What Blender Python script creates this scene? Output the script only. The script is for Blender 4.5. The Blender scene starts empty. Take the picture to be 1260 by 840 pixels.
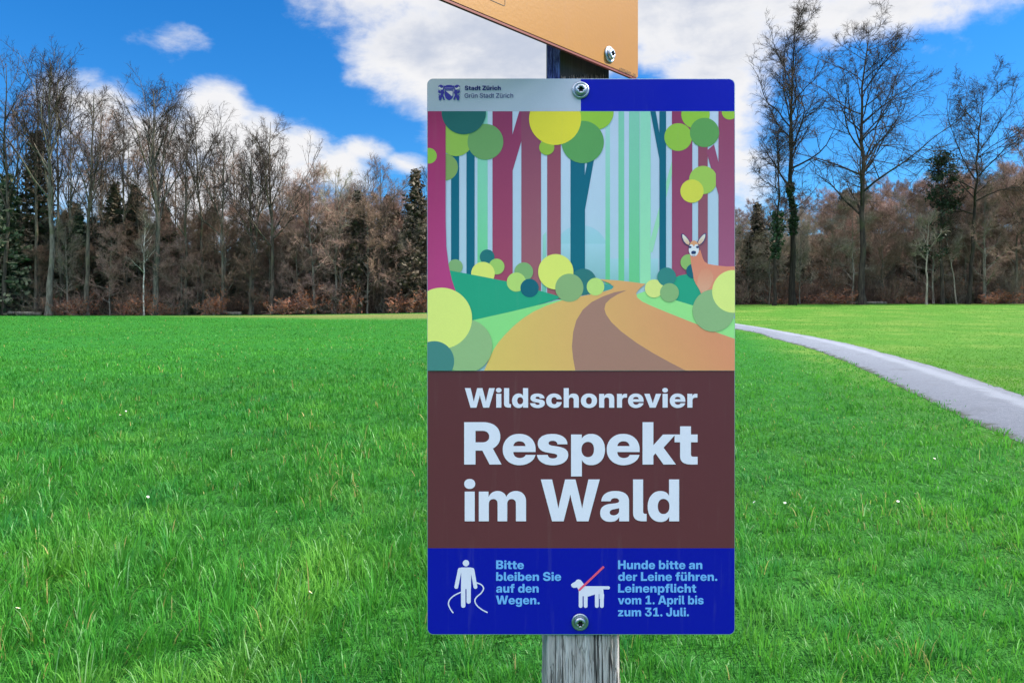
import bpy, bmesh, math, random
import numpy as np
from mathutils import Vector, Matrix, noise
from mathutils.geometry import tessellate_polygon

SC = bpy.context.scene
COL = SC.collection
EYE = 1.5
FPX = 910.0            # focal length in photo pixels (1260 wide)
HOR = 370.0            # photo row of the horizon

# ------------------------------------------------------------------ camera
cd = bpy.data.cameras.new('camera')
cd.sensor_width = 36.0
cd.lens = 36.0 * FPX / 1260.0
cd.shift_y = -(420.0 - HOR) / 1260.0
cd.clip_start = 0.05
cd.clip_end = 3000.0
cam = bpy.data.objects.new('camera', cd)
cam.location = (0, 0, EYE)
cam.rotation_euler = (math.pi / 2, 0, 0)
COL.objects.link(cam)
SC.camera = cam

# ------------------------------------------------------------------ light
SUN_AZ, SUN_EL = math.radians(84), math.radians(40)
SDIR = Vector((math.sin(SUN_AZ) * math.cos(SUN_EL), math.cos(SUN_AZ) * math.cos(SUN_EL), math.sin(SUN_EL)))
sl = bpy.data.lights.new('sun', 'SUN')
sl.energy = 4.8
sl.angle = math.radians(1.2)
sl.color = (1.0, 0.92, 0.80)
so = bpy.data.objects.new('sun', sl)
so.rotation_euler = (-SDIR).to_track_quat('-Z', 'Y').to_euler()
so.location = (30, 0, 40)
COL.objects.link(so)

W = bpy.data.worlds.new('World')
SC.world = W
W.use_nodes = True


class NT:
    def __init__(s, tree):
        s.t = tree; tree.nodes.clear()

    def n(s, typ, **kw):
        nd = s.t.nodes.new(typ)
        for k, v in kw.items(): setattr(nd, k, v)
        return nd

    def put(s, sock, v):
        if hasattr(v, 'links') or isinstance(v, bpy.types.NodeSocket): s.t.links.new(v, sock)
        else: sock.default_value = v

    def m(s, op, a, b=None, c=None, clamp=False):
        nd = s.n('ShaderNodeMath', operation=op, use_clamp=clamp)
        s.put(nd.inputs[0], a)
        if b is not None: s.put(nd.inputs[1], b)
        if c is not None: s.put(nd.inputs[2], c)
        return nd.outputs[0]

    def vm(s, op, a, b=None):
        nd = s.n('ShaderNodeVectorMath', operation=op)
        s.put(nd.inputs[0], a)
        if b is not None: s.put(nd.inputs[1], b)
        return nd.outputs['Value'] if op in ('DOT_PRODUCT', 'LENGTH', 'DISTANCE') else nd.outputs[0]

    def noise(s, vec, scale, detail=4, rough=.55, dist=0.0):
        nd = s.n('ShaderNodeTexNoise')
        if vec is not None: s.put(nd.inputs['Vector'], vec)
        nd.inputs['Scale'].default_value = scale; nd.inputs['Detail'].default_value = detail
        nd.inputs['Roughness'].default_value = rough; nd.inputs['Distortion'].default_value = dist
        return nd.outputs['Fac']

    def ramp(s, f, stops, interp='LINEAR'):
        nd = s.n('ShaderNodeValToRGB'); nd.color_ramp.interpolation = interp
        e = nd.color_ramp.elements
        while len(e) < len(stops): e.new(.5)
        for x, (p, c) in zip(e, stops):
            x.position = p; x.color = (*c, 1) if len(c) == 3 else c
        s.put(nd.inputs[0], f)
        return nd.outputs[0]

    def mix(s, f, a, b):
        nd = s.n('ShaderNodeMix', data_type='RGBA')
        s.put(nd.inputs[0], f)
        for i, v in ((6, a), (7, b)):
            s.put(nd.inputs[i], (*v, 1) if isinstance(v, tuple) and len(v) == 3 else v)
        return nd.outputs[2]

    def smooth(s, v, lo, hi, a=0.0, b=1.0):
        nd = s.n('ShaderNodeMapRange', interpolation_type='SMOOTHSTEP')
        s.put(nd.inputs[0], v)
        for i, x in zip((1, 2, 3, 4), (lo, hi, a, b)): s.put(nd.inputs[i], x)
        return nd.outputs[0]

    def mapping(s, vec, scale=(1, 1, 1), loc=(0, 0, 0), rot=(0, 0, 0)):
        nd = s.n('ShaderNodeMapping'); s.put(nd.inputs[0], vec)
        nd.inputs[1].default_value = loc; nd.inputs[2].default_value = rot; nd.inputs[3].default_value = scale
        return nd.outputs[0]


w = NT(W.node_tree)
tc = w.n('ShaderNodeTexCoord')
D = w.vm('NORMALIZE', tc.outputs['Generated'])
sky = w.n('ShaderNodeTexSky', sky_type='NISHITA', sun_disc=False, sun_elevation=SUN_EL, sun_rotation=SUN_AZ,
          altitude=600, air_density=1.0, dust_density=0.3, ozone_density=3.0)
hs = w.n('ShaderNodeHueSaturation')
hs.inputs['Saturation'].default_value = 1.35
hs.inputs['Hue'].default_value = 0.5
w.put(hs.inputs['Color'], sky.outputs[0])
sepd = w.n('ShaderNodeSeparateXYZ'); w.put(sepd.inputs[0], D)
up = sepd.outputs[2]
tint = w.mix(w.smooth(up, 0.0, 0.45), (.40,.76,1.0), (.50,.92,1.12))
mul = w.n('ShaderNodeMix', data_type='RGBA', blend_type='MULTIPLY')
mul.inputs[0].default_value = 1.0
w.put(mul.inputs[6], hs.outputs[0]); w.put(mul.inputs[7], tint)
skycol = mul.outputs[2]

# cloud banks: each a soft patch of the sky dome given by heading, elevation, width, height, weight (degrees)
CLOUDS = [
    # the big bank across the top, running out of view above
    (-7, 24.5, 9, 4.5, 1.0), (-10.5, 22.5, 5, 3.0, .8), (-6, 18, 5.5, 4.2, 1.0), (0, 17, 7, 7, 1.2), (0, 26, 14, 6, 1.2), (8, 24, 9, 5, 1.2), (14.5, 21.5, 5.5, 5, 1.0),
    (15.5, 14.5, 3.6, 7.5, .95), (17, 9.5, 2.5, 3.0, .6), (21, 22.2, 7, 3.0, 1.0), (27, 20.2, 6, 2.6, 1.0), (31, 18.9, 4, 1.6, .8, .1), (35, 18.8, 3, 1.1, .7, .2), (30.5, 16.6, 2.2, 1.0, .4, .25),
    (-3, 30, 18, 6, 1.1), (18, 30, 18, 6, 1.0),
    # the cumulus bank behind the left wood
    (-29.5, 12.8, 3.0, 2.2, 1.0), (-26, 11.0, 4.0, 2.2, .9), (-21.8, 12.3, 2.6, 2.6, 1.1), (-19.5, 11.2, 3.0, 2.4, 1.0), (-16.5, 10.5, 3.2, 2.3, 1.0),
    (-13.0, 9.8, 2.6, 1.9, 1.0), (-11.2, 11.2, 2.0, 1.2, .9), (-8.5, 10.3, 2.0, .9, .8), (-22, 7.0, 8, 3.2, .9), (-16, 5.0, 7, 2.5, .7), (-31, 6.0, 3.5, 3, .35),
    # wisps
    (-26.6, 17.2, 2.6, 1.1, .30, .30), (-24.5, 17.7, 1.8, .8, .30, .30),
]
dens = None
for hd, el, sx, sy, wt, *thin in CLOUDS:
    a, e = math.radians(hd), math.radians(el)
    C = Vector((math.sin(a) * math.cos(e), math.cos(a) * math.cos(e), math.sin(e)))
    R = Vector((math.cos(a), -math.sin(a), 0))
    U = R.cross(C)
    da = w.m('DIVIDE', w.vm('DOT_PRODUCT', D, tuple(R)), math.sin(math.radians(sx * 1.25)))
    db = w.m('DIVIDE', w.vm('DOT_PRODUCT', D, tuple(U)), math.sin(math.radians(sy * 1.25)))
    q = w.m('ADD', w.m('MULTIPLY', da, da), w.m('MULTIPLY', db, db))
    v = w.m('MULTIPLY', w.m('SUBTRACT', 1.0, q), wt)
    v = w.m('ADD', v, w.m('MULTIPLY', w.m('MINIMUM', w.vm('DOT_PRODUCT', D, tuple(C)), 0.0), 9.0))
    if thin: v = w.m('SUBTRACT', v, thin[0])
    v = w.m('MAXIMUM', v, -1.0)
    dens = v if dens is None else w.m('SMOOTH_MAX', dens, v, 0.18)
# the rest of the dome (behind and beside the viewer) is broken cumulus
Dst = w.mapping(D, scale=(1, 1, 1.9))
other = w.smooth(w.noise(Dst, 2.6, 6, .55), 0.38, 0.56, -1, 1)
back = w.smooth(sepd.outputs[1], 0.55, 0.15)
dens = w.m('MAXIMUM', dens, w.m('SUBTRACT', w.m('MULTIPLY', w.m('ADD', other, 1.0), back), 1.0))
f1 = w.noise(Dst, 7.0, 9, .60, .35)
f2 = w.noise(Dst, 24.0, 6, .62, .2)
dens = w.m('SUBTRACT', dens, w.m('MULTIPLY', w.m('MULTIPLY', back, w.smooth(up, .46, .30)), 3.0))
dens = w.m('ADD', dens, w.m('MULTIPLY', w.m('SUBTRACT', f1, .5), 2.1))
dens = w.m('ADD', dens, w.m('MULTIPLY', w.m('SUBTRACT', f2, .5), .85))
mask = w.smooth(dens, -0.06, 0.86)
# thick middles are greyer, sunlit rims whiter
thr = w.smooth(up, .20, .36, 1.1, .55)
thick = w.smooth(w.m('ADD', dens, w.m('MULTIPLY', w.m('SUBTRACT', w.noise(Dst, 4.5, 5, .5), .5), 1.8)), thr, w.m('ADD', thr, 1.1))
ccol = w.mix(thick, (1.0, 1.0, 1.02), (0.62, 0.68, 0.82))
b1 = w.n('ShaderNodeBackground'); w.put(b1.inputs[0], skycol); b1.inputs[1].default_value = .085
b2 = w.n('ShaderNodeBackground'); w.put(b2.inputs[0], ccol)
# unseen clouds behind the viewer, brightened to lift the light on the notice
w.put(b2.inputs[1], w.smooth(sepd.outputs[1], 0.3, -0.5, .46, 2.75))
ms = w.n('ShaderNodeMixShader'); w.put(ms.inputs[0], mask)
w.t.links.new(b1.outputs[0], ms.inputs[1]); w.t.links.new(b2.outputs[0], ms.inputs[2])
wo = w.n('ShaderNodeOutputWorld'); w.t.links.new(ms.outputs[0], wo.inputs[0])
W.cycles.sampling_method = 'MANUAL'
W.cycles.sample_map_resolution = 512

SC.view_settings.view_transform = 'Standard'
SC.view_settings.look = 'None'
SC.view_settings.exposure = 1.0
SC.view_settings.gamma = 1.0
SC.view_settings.use_curve_mapping = False
SC.render.engine = 'CYCLES'
SC.cycles.use_denoising = True
SC.cycles.max_bounces = 6
SC.cycles.transparent_max_bounces = 4
SC.cycles.caustics_reflective = False
SC.cycles.caustics_refractive = False


# ------------------------------------------------------------------ helpers
def tag(o, label=None, cat=None, group=None, kind=None):
    if label: o['label'] = label
    if cat: o['category'] = cat
    if group: o['group'] = group
    if kind: o['kind'] = kind
    return o


def thing(name, label, cat, loc=(0, 0, 0), rz=0.0, group=None):
    o = bpy.data.objects.new(name, None)
    o.empty_display_size = .1
    COL.objects.link(o)
    o.location = loc; o.rotation_euler = (0, 0, rz)
    return tag(o, label, cat, group)


def link(name, me, mat=None, parent=None, loc=None):
    me.name = name
    o = bpy.data.objects.new(name, me)
    COL.objects.link(o)
    if mat is not None: me.materials.append(mat)
    if parent: o.parent = parent
    if loc: o.location = loc
    return o


def np_mesh(V, F, smooth=False, col=None):
    """V (n,3), F list of (k,m) int arrays"""
    me = bpy.data.meshes.new('m')
    V = np.asarray(V, np.float32)
    loops = np.concatenate([f.ravel() for f in F]).astype(np.int32)
    tot = np.concatenate([np.full(len(f), f.shape[1], np.int32) for f in F])
    st = np.concatenate([[0], np.cumsum(tot)[:-1]]).astype(np.int32)
    me.vertices.add(len(V)); me.vertices.foreach_set('co', V.ravel())
    me.loops.add(len(loops)); me.loops.foreach_set('vertex_index', loops)
    me.polygons.add(len(tot)); me.polygons.foreach_set('loop_start', st); me.polygons.foreach_set('loop_total', tot)
    if smooth: me.polygons.foreach_set('use_smooth', np.ones(len(tot), bool))
    me.update(calc_edges=True)
    if col is not None:
        a = me.color_attributes.new('tint', 'FLOAT_COLOR', 'POINT')
        a.data.foreach_set('color', np.concatenate([col, np.ones((len(col), 1))], 1).astype(np.float32).ravel())
    return me


def lin(c):
    return tuple((x / 255 / 12.92) if x / 255 <= .04045 else ((x / 255 + .055) / 1.055) ** 2.4 for x in c)


def mat(name, rough=.6, spec=.5, metal=0.0):
    m = bpy.data.materials.new(name)
    m.use_nodes = True
    t = NT(m.node_tree)
    b = t.n('ShaderNodeBsdfPrincipled')
    b.inputs['Roughness'].default_value = rough
    b.inputs['Metallic'].default_value = metal
    b.inputs['Specular IOR Level'].default_value = spec
    o = t.n('ShaderNodeOutputMaterial')
    t.t.links.new(b.outputs[0], o.inputs[0])
    t.b = b; t.o = o
    return m, t


def bump(t, h, strength=.3, dist=.01):
    nd = t.n('ShaderNodeBump'); t.put(nd.inputs['Height'], h)
    nd.inputs['Strength'].default_value = strength; nd.inputs['Distance'].default_value = dist
    t.put(t.b.inputs['Normal'], nd.outputs[0])


# ------------------------------------------------------------------ terrain
def sig(x): return 1.0 / (1.0 + np.exp(-np.clip(x, -30, 30)))


def g(x, y):
    x = np.asarray(x, float); y = np.asarray(y, float)
    yy = np.clip(y, 0, 66) / 62.0
    h = yy ** 2 * (0.31 + 0.83 * sig(x / 8.0))
    far = np.clip(y - 66, 0, 46)
    h = h + far * (0.03 + 0.21 * sig((x - 10) / 14.0))
    h = h + 0.05 * np.sin(x * .21 + 1.3) * np.sin(y * .17) * np.clip((y - 6) / 20, 0, 1) * np.clip((60 - y) / 20, 0, 1)
    return h


def gz(x, y): return float(g(x, y))


def at(px, Y): return (px - 630.0) * Y / FPX


def ground_from_photo(px, py):
    lo, hi = 1.5, 70.0
    for _ in range(60):
        Y = .5 * (lo + hi)
        row = HOR + (EYE - gz(at(px, Y), Y)) * FPX / Y
        if row > py: lo = Y
        else: hi = Y
    return at(px, lo), lo


# forest edge distance as a function of x
def edge_y(x): return 60.5 + 4.0 * sig((np.asarray(x, float) - 4) / 5.0)


up_px = [(905, 398), (940, 403.5), (980, 410.5), (1040, 422), (1100, 437.5), (1160, 454), (1210, 470), (1260, 487)]
lo_px = [(905, 405), (950, 416), (1000, 430), (1050, 449), (1100, 473), (1150, 497), (1200, 520), (1260, 546)]
UP = [ground_from_photo(*p) for p in up_px]
LO = [ground_from_photo(*p) for p in lo_px]
UP = [(6.5, 64.0), (11.5, 57.5)] + UP
LO = [(3.0, 61.5), (8.5, 52.5)] + LO
for E_, gap in ((UP, .245), (LO, .225)):
    x_e, y_e = E_[-1]
    for s_ in (2.0, 4.5, 8.0, 12.0, 17.0, 22.0): E_.append((x_e - s_ * gap, y_e - s_))


def resample(P, n):
    P = np.array(P); d = np.concatenate([[0], np.cumsum(np.linalg.norm(np.diff(P, axis=0), axis=1))])
    # smooth spline through the points (Catmull-Rom)
    out = []
    for i in range(len(P) - 1):
        p0, p1, p2, p3 = P[max(i - 1, 0)], P[i], P[i + 1], P[min(i + 2, len(P) - 1)]
        for t in np.linspace(0, 1, 24, endpoint=False):
            out.append(.5 * ((2 * p1) + (p2 - p0) * t + (2 * p0 - 5 * p1 + 4 * p2 - p3) * t * t + (-p0 + 3 * p1 - 3 * p2 + p3) * t ** 3))
    out.append(P[-1]); out = np.array(out)
    d = np.concatenate([[0], np.cumsum(np.linalg.norm(np.diff(out, axis=0), axis=1))])
    u = np.linspace(0, d[-1], n)
    return np.stack([np.interp(u, d, out[:, k]) for k in (0, 1)], 1)


NP_ = 240
UPr, LOr = resample(UP, NP_), resample(LO, NP_)


def path_x(y):
    """x of the two path edges at distance y (far edge, near edge)"""
    o = np.argsort(UPr[:, 1]); q = np.argsort(LOr[:, 1])
    return np.interp(y, UPr[o, 1], UPr[o, 0]), np.interp(y, LOr[q, 1], LOr[q, 0])


# ------------------------------------------------------------------ ground
def grid_axis(pts):
    out = []
    for a, b, n in pts: out += list(np.linspace(a, b, n, endpoint=False))
    return np.array(out + [pts[-1][1]])


gx = grid_axis([(-160, -40, 30), (-40, 40, 120), (40, 160, 30)])
gy = grid_axis([(-25, 0, 12), (0, 30, 60), (30, 70, 60), (70, 300, 46)])
X, Y = np.meshgrid(gx, gy)
Vg = np.stack([X.ravel(), Y.ravel(), g(X, Y).ravel()], 1)
nx, ny = len(gx), len(gy)
i, j = np.meshgrid(np.arange(nx - 1), np.arange(ny - 1)); k = (j * nx + i).ravel()
gm = np_mesh(Vg, [np.stack([k, k + 1, k + 1 + nx, k + nx], 1)], smooth=True)

GRASS_L = (.022, .150, .018)
m_ground, t = mat('meadow_ground', .9, .1)
geo = t.n('ShaderNodeNewGeometry'); P = geo.outputs['Position']
sp = t.n('ShaderNodeSeparateXYZ'); t.put(sp.inputs[0], P)
px_, py_ = sp.outputs[0], sp.outputs[1]
nb = t.noise(P, .35, 4, .6)
nf = t.noise(t.mapping(P, scale=(1, .45, 1)), 2.2, 6, .7)
nff = t.noise(t.mapping(P, scale=(1, .6, 1)), 9.0, 4, .7)
left = t.mix(nf, (.009, .098, .012), (.026, .185, .022))
left = t.mix(t.smooth(nff, .35, .8), left, (.045, .225, .028))
right = t.mix(nf, (.040, .175, .016), (.11, .25, .032))
right = t.mix(t.smooth(nb, .45, .65), right, (.14, .25, .042))
# the drier, shorter meadow beyond the path
pm = t.m('ADD', t.m('MULTIPLY', py_, .205), 3.9)
side = t.smooth(t.m('ADD', t.m('SUBTRACT', px_, pm), t.m('MULTIPLY', t.m('SUBTRACT', nb, .5), 1.0)), -1.5, .5)
c = t.mix(side, left, right)
# the mown, straw coloured strip in front of the left wood
near = t.m('ADD', t.m('MULTIPLY', t.m('ADD', px_, 5.0), -.5), 45.0)
strip = t.m('MULTIPLY', t.smooth(t.m('ADD', t.m('SUBTRACT', py_, near), t.m('MULTIPLY', t.m('SUBTRACT', nb, .5), 6.0)), -1.0, 5.5), t.smooth(px_, 4.0, -2.0))
strip = t.m('MULTIPLY', strip, t.smooth(py_, 59.4, 57.6))
c = t.mix(t.m('MULTIPLY', strip, .85), c, t.mix(nf, (.15, .165, .048), (.215, .215, .078)))
# leaf litter under the trees
ex = t.m('ADD', t.smooth(px_, -8, 16, 0, 4.0), 60.3)
lit = t.smooth(t.m('ADD', t.m('SUBTRACT', py_, ex), t.m('MULTIPLY', t.m('SUBTRACT', nf, .5), 1.6)), -.2, .7)
c = t.mix(lit, c, t.mix(nff, (.055, .036, .024), (.14, .085, .055)))
# earth showing under the blades close by
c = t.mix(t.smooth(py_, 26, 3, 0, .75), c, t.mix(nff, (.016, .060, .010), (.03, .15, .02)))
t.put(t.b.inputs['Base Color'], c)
bump(t, t.m('ADD', nf, nff), .9, .12)
ground = link('meadow_ground', gm, m_ground)
tag(ground, 'green meadow rising gently to the wood', 'meadow', kind='structure')

# ------------------------------------------------------------------ path
U3 = np.concatenate([UPr, g(UPr[:, 0], UPr[:, 1])[:, None] + .035], 1)
L3 = np.concatenate([LOr, g(LOr[:, 0], LOr[:, 1])[:, None] + .035], 1)
rag = np.random.default_rng(3)
rows = []
K = 7
for q in range(K):
    f = q / (K - 1)
    p = U3 * (1 - f) + L3 * f
    p[:, 2] = g(p[:, 0], p[:, 1]) + .035 + .03 * math.sin(math.pi * f)
    if q in (0, K - 1):
        d = (L3 - U3); d /= np.linalg.norm(d, axis=1)[:, None]
        p = p + d * (rag.normal(0, .05, (NP_, 1)))
        p[:, 2] -= .03
    rows.append(p)
Vp = np.concatenate(rows); k = (np.arange(K - 1)[:, None] * NP_ + np.arange(NP_ - 1)[None]).ravel()
pmh = np_mesh(Vp, [np.stack([k, k + NP_, k + NP_ + 1, k + 1], 1)], smooth=True)
across = np.repeat(np.linspace(0, 1, K), NP_)
pa = pmh.attributes.new('across', 'FLOAT', 'POINT'); pa.data.foreach_set('value', across.astype(np.float32))
m_path, t = mat('gravel', .9, .2)
geo = t.n('ShaderNodeNewGeometry'); P = geo.outputs['Position']
at_ = t.n('ShaderNodeAttribute', attribute_name='across')
gn = t.noise(P, 16, 6, .85); gl = t.noise(P, 1.3, 4, .6)
c = t.mix(gn, (.068, .080, .102), (.315, .35, .415))
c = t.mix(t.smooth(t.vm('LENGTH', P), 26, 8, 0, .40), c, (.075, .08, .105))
wear = t.m('ABSOLUTE', t.m('SUBTRACT', t.m('ADD', at_.outputs['Fac'], t.m('MULTIPLY', t.m('SUBTRACT', gl, .5), .25)), .33))
c = t.mix(t.smooth(wear, .16, .03, 0, .45), c, (.305, .335, .39))
c = t.mix(t.smooth(gl, .52, .75, 0, .35), c, (.085, .088, .10))
edge_ = t.m('ABSOLUTE', t.m('SUBTRACT', at_.outputs['Fac'], .5))
c = t.mix(t.smooth(t.m('ADD', edge_, t.m('MULTIPLY', t.m('SUBTRACT', t.noise(P, 3.5, 4, .7), .5), .35)), .42, .50, 0, .8), c, (.05, .065, .03))
t.put(t.b.inputs['Base Color'], c)
bump(t, gn, .8, .03)
path = link('gravel_path', pmh, m_path)
tag(path, 'pale grey gravel path curving across the meadow', 'path', kind='structure')

# ------------------------------------------------------------------ branches
def unit(v): return v / np.maximum(np.linalg.norm(v, axis=-1, keepdims=True), 1e-9)


def tubes(Pn, Rn, sides):
    """Pn (N,P,3) centre lines, Rn (N,P) radii -> verts, quads"""
    N, Pc, _ = Pn.shape
    T = np.gradient(Pn, axis=1); T = unit(T)
    ref = np.where(np.abs(T[..., 2:3]) > .9, np.array([1., 0, 0]), np.array([0, 0, 1.]))
    A = unit(np.cross(T, ref)); B = np.cross(T, A)
    th = np.arange(sides) / sides * 2 * math.pi
    V = Pn[:, :, None] + Rn[:, :, None, None] * (A[:, :, None] * np.cos(th)[:, None] + B[:, :, None] * np.sin(th)[:, None])
    base = np.arange(N)[:, None, None] * Pc * sides + np.arange(Pc - 1)[None, :, None] * sides
    s0 = np.arange(sides)[None, None]; s1 = (s0 + 1) % sides
    F = np.stack([base + s0, base + s1, base + sides + s1, base + sides + s0], -1).reshape(-1, 4)
    return V.reshape(-1, 3), F


class Bag:
    def __init__(s): s.V = []; s.F = {}; s.n = 0; s.C = []

    def add(s, V, F, col=None):
        s.V.append(V); s.F.setdefault(F.shape[1], []).append(F + s.n); s.n += len(V)
        if col is not None: s.C.append(np.broadcast_to(np.asarray(col, float), (len(V), 3)))

    def mesh(s, smooth=False):
        return np_mesh(np.concatenate(s.V), [np.concatenate(f) for f in s.F.values()], smooth, np.concatenate(s.C) if s.C else None)


def grow(r, S, Dd, L, Pc, upb, wob):
    pts = [S]; d = unit(Dd)
    for k in range(Pc - 1):
        d = unit(d + np.array([0, 0, upb]) + r.normal(0, wob, d.shape))
        pts.append(pts[-1] + d * (L / (Pc - 1))[:, None])
    return np.stack(pts, 1)


def spawn(r, Pn, Rn, n, t0, t1, a0, a1):
    N, Pc, _ = Pn.shape
    t = t0 + (t1 - t0) * (np.arange(n)[None] + r.uniform(0, 1, (N, n))) / n
    x = t * (Pc - 1); i = np.minimum(x.astype(int), Pc - 2); f = (x - i)[..., None]
    idx = np.arange(N)[:, None]
    S = Pn[idx, i] * (1 - f) + Pn[idx, i + 1] * f
    T = unit(Pn[idx, i + 1] - Pn[idx, i])
    R = Rn[idx, i] * (1 - f[..., 0]) + Rn[idx, i + 1] * f[..., 0]
    q = unit(np.cross(T, r.normal(0, 1, T.shape)))
    a = np.radians(r.uniform(a0, a1, t.shape))[..., None]
    Dd = np.cos(a) * T + np.sin(a) * q
    return S.reshape(-1, 3), Dd.reshape(-1, 3), t.ravel(), R.ravel(), np.repeat(np.arange(N), n)


def taper(r0, r1, Pc, pw=1.0):
    f = np.linspace(0, 1, Pc) ** pw
    return r0[:, None] * (1 - f) + r1 * f


def bare_tree(seed, H, tr, fork=.35, spread=1.0, lean=(0, 0), nl=16, upb=.22, wob=.12, ang=(30, 62), kink=.03, dense=1.0, twig=.010, stems=1, fan=False, sub=(24, 58)):
    """trunk mesh and crown mesh of a leafless broadleaved tree"""
    r = np.random.default_rng(seed)
    tb, cb = Bag(), Bag()
    for st in range(stems):
        Pc = 16
        zz = np.linspace(0, 1, Pc)
        Hs = H * (1 - .12 * st)
        wv = np.cumsum(r.normal(0, kink, (Pc, 2)), 0) * H * .1
        wv -= wv[0]
        T = np.stack([lean[0] * H * zz ** 1.2 + wv[:, 0] + st * .5 * zz * 2, lean[1] * H * zz + wv[:, 1], zz * Hs * .96 - .3], 1)[None]
        TR = (tr * (1 - zz * .93) ** .9)[None] * (1 - .25 * st)
        TR[0, 0] *= 1.5; TR[0, 1] *= 1.05
        V, F = tubes(T, TR, 9); tb.add(V, F)
        # limbs
        S, Dd, t, R, _ = spawn(r, T, TR, nl, fork, .93 if fan else .985, *ang)
        rel = (t - fork) / (1 - fork)
        if fan: L = (H * (1.04 - t) * .92 * spread + .03 * H) * r.uniform(.55, 1.08, len(t)) * np.where(rel < .12, .75, 1)
        else: L = H * .40 * spread * (1 - rel * .72) * r.uniform(.65, 1.15, len(t)) * np.where(rel < .25, .6 + rel * 1.6, 1)
        Pl = grow(r, S, Dd, L, 8, upb, wob); Rl = taper(np.minimum(R * .62, .012 * H * .6), .014, 8, .8)
        V, F = tubes(Pl, Rl, 5); tb.add(V, F)
        Ls = L
        # second order
        S, Dd, t, R, p = spawn(r, Pl, Rl, max(3, int(7 * dense)), .18, .97, *sub)
        L2 = Ls[p] * .52 * (1 - .55 * t) * r.uniform(.6, 1.2, len(t))
        P2 = grow(r, S, Dd, L2, 5, upb * .8, wob * 1.1); R2 = taper(np.minimum(R * .7, .05), .010, 5)
        V, F = tubes(P2, R2, 4); cb.add(V, F)
        # third order and twigs
        S, Dd, t, R, p = spawn(r, P2, R2, max(3, int(6 * dense)), .12, .98, 22, 60)
        L3 = np.maximum(L2[p] * .55 * (1 - .45 * t), .45) * r.uniform(.6, 1.2, len(t))
        P3 = grow(r, S, Dd, L3, 4, upb * .7, wob * 1.2); R3 = taper(np.minimum(R * .8, .024), .008, 4)
        V, F = tubes(P3, R3, 3); cb.add(V, F)
        S, Dd, t, R, p = spawn(r, P3, R3, max(3, int(5 * dense)), .1, 1.0, 20, 60)
        L4 = np.maximum(L3[p] * .55 * (1 - .3 * t), .3) * r.uniform(.6, 1.25, len(t))
        P4 = grow(r, S, Dd, L4, 3, upb * .5, wob * 1.2); R4 = taper(np.minimum(R, twig), .004, 3)
        V, F = tubes(P4, R4, 3); cb.add(V, F)
        # twigs straight off the limbs
        S, Dd, t, R, p = spawn(r, Pl, Rl, int(14 * dense), .1, 1.0, 25, 70)
        L4 = r.uniform(.4, 1.1, len(t))
        P4 = grow(r, S, Dd, L4, 3, upb * .5, wob); R4 = taper(np.minimum(R, twig), .004, 3)
        V, F = tubes(P4, R4, 3); cb.add(V, F)
    return tb.mesh(True), cb.mesh(False)


def leaf_quads(r, C, size, flat=.0):
    n = len(C)
    a = unit(r.normal(0, 1, (n, 3))); b = unit(np.cross(a, r.normal(0, 1, (n, 3))))
    if flat: a[:, 2] *= flat; b[:, 2] *= flat
    s = (size * r.uniform(.6, 1.3, n))[:, None]
    V = np.stack([C - a * s, C + b * s * .55, C + a * s, C - b * s * .55], 1).reshape(-1, 3)
    return V, np.arange(4 * n).reshape(n, 4)


def conifer(seed, H, R, base=.08, ragged=.3, nb=150, dense=1.0):
    r = np.random.default_rng(seed)
    tb, cb = Bag(), Bag()
    zz = np.linspace(0, 1, 10)
    T = np.stack([np.zeros(10), np.zeros(10), zz * H - .3], 1)[None]
    V, F = tubes(T, (.018 * H * (1 - zz * .96))[None], 7); tb.add(V, F)
    h = base + (1 - base) * (np.arange(nb) + r.uniform(0, 1, nb)) / nb
    h = 1 - (1 - h) ** 1.0
    L = R * ((1 - h) ** .8) * r.uniform(1 - ragged, 1 + ragged * .5, nb) + .12
    az = np.arange(nb) * 2.39996 + r.uniform(-.4, .4, nb)
    S = np.stack([np.zeros(nb), np.zeros(nb), h * H - .2], 1)
    el = np.radians(-18 + 48 * h)
    Dd = np.stack([np.cos(az) * np.cos(el), np.sin(az) * np.cos(el), np.sin(el)], 1)
    Pb = grow(r, S, Dd, L, 5, .03, .06)
    V, F = tubes(Pb, taper(np.full(nb, .035), .008, 5), 3); cb.add(V, F)
    per = int(34 * dense)
    t = r.uniform(.08, 1.02, (nb, per)) ** .8
    x = np.minimum(t, .999) * 4; i = x.astype(int); f = (x - i)[..., None]
    idx = np.arange(nb)[:, None]
    C = Pb[idx, i] * (1 - f) + Pb[idx, i + 1] * f
    C = C + r.normal(0, 1, C.shape) * np.array([.20, .20, .15]) * (1.1 - t[..., None] * .5) * (R / 2.6)
    C[..., 2] -= r.uniform(0, .35, t.shape) * R / 3
    keep = r.uniform(0, 1, t.shape) < np.clip(L[:, None] / (R * .55), .35, 1)
    V, F = leaf_quads(r, C[keep].reshape(-1, 3), .17 * R / 2.6 + .06, .75)
    cb.add(V, F)
    return tb.mesh(True), cb.mesh(False)


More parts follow.
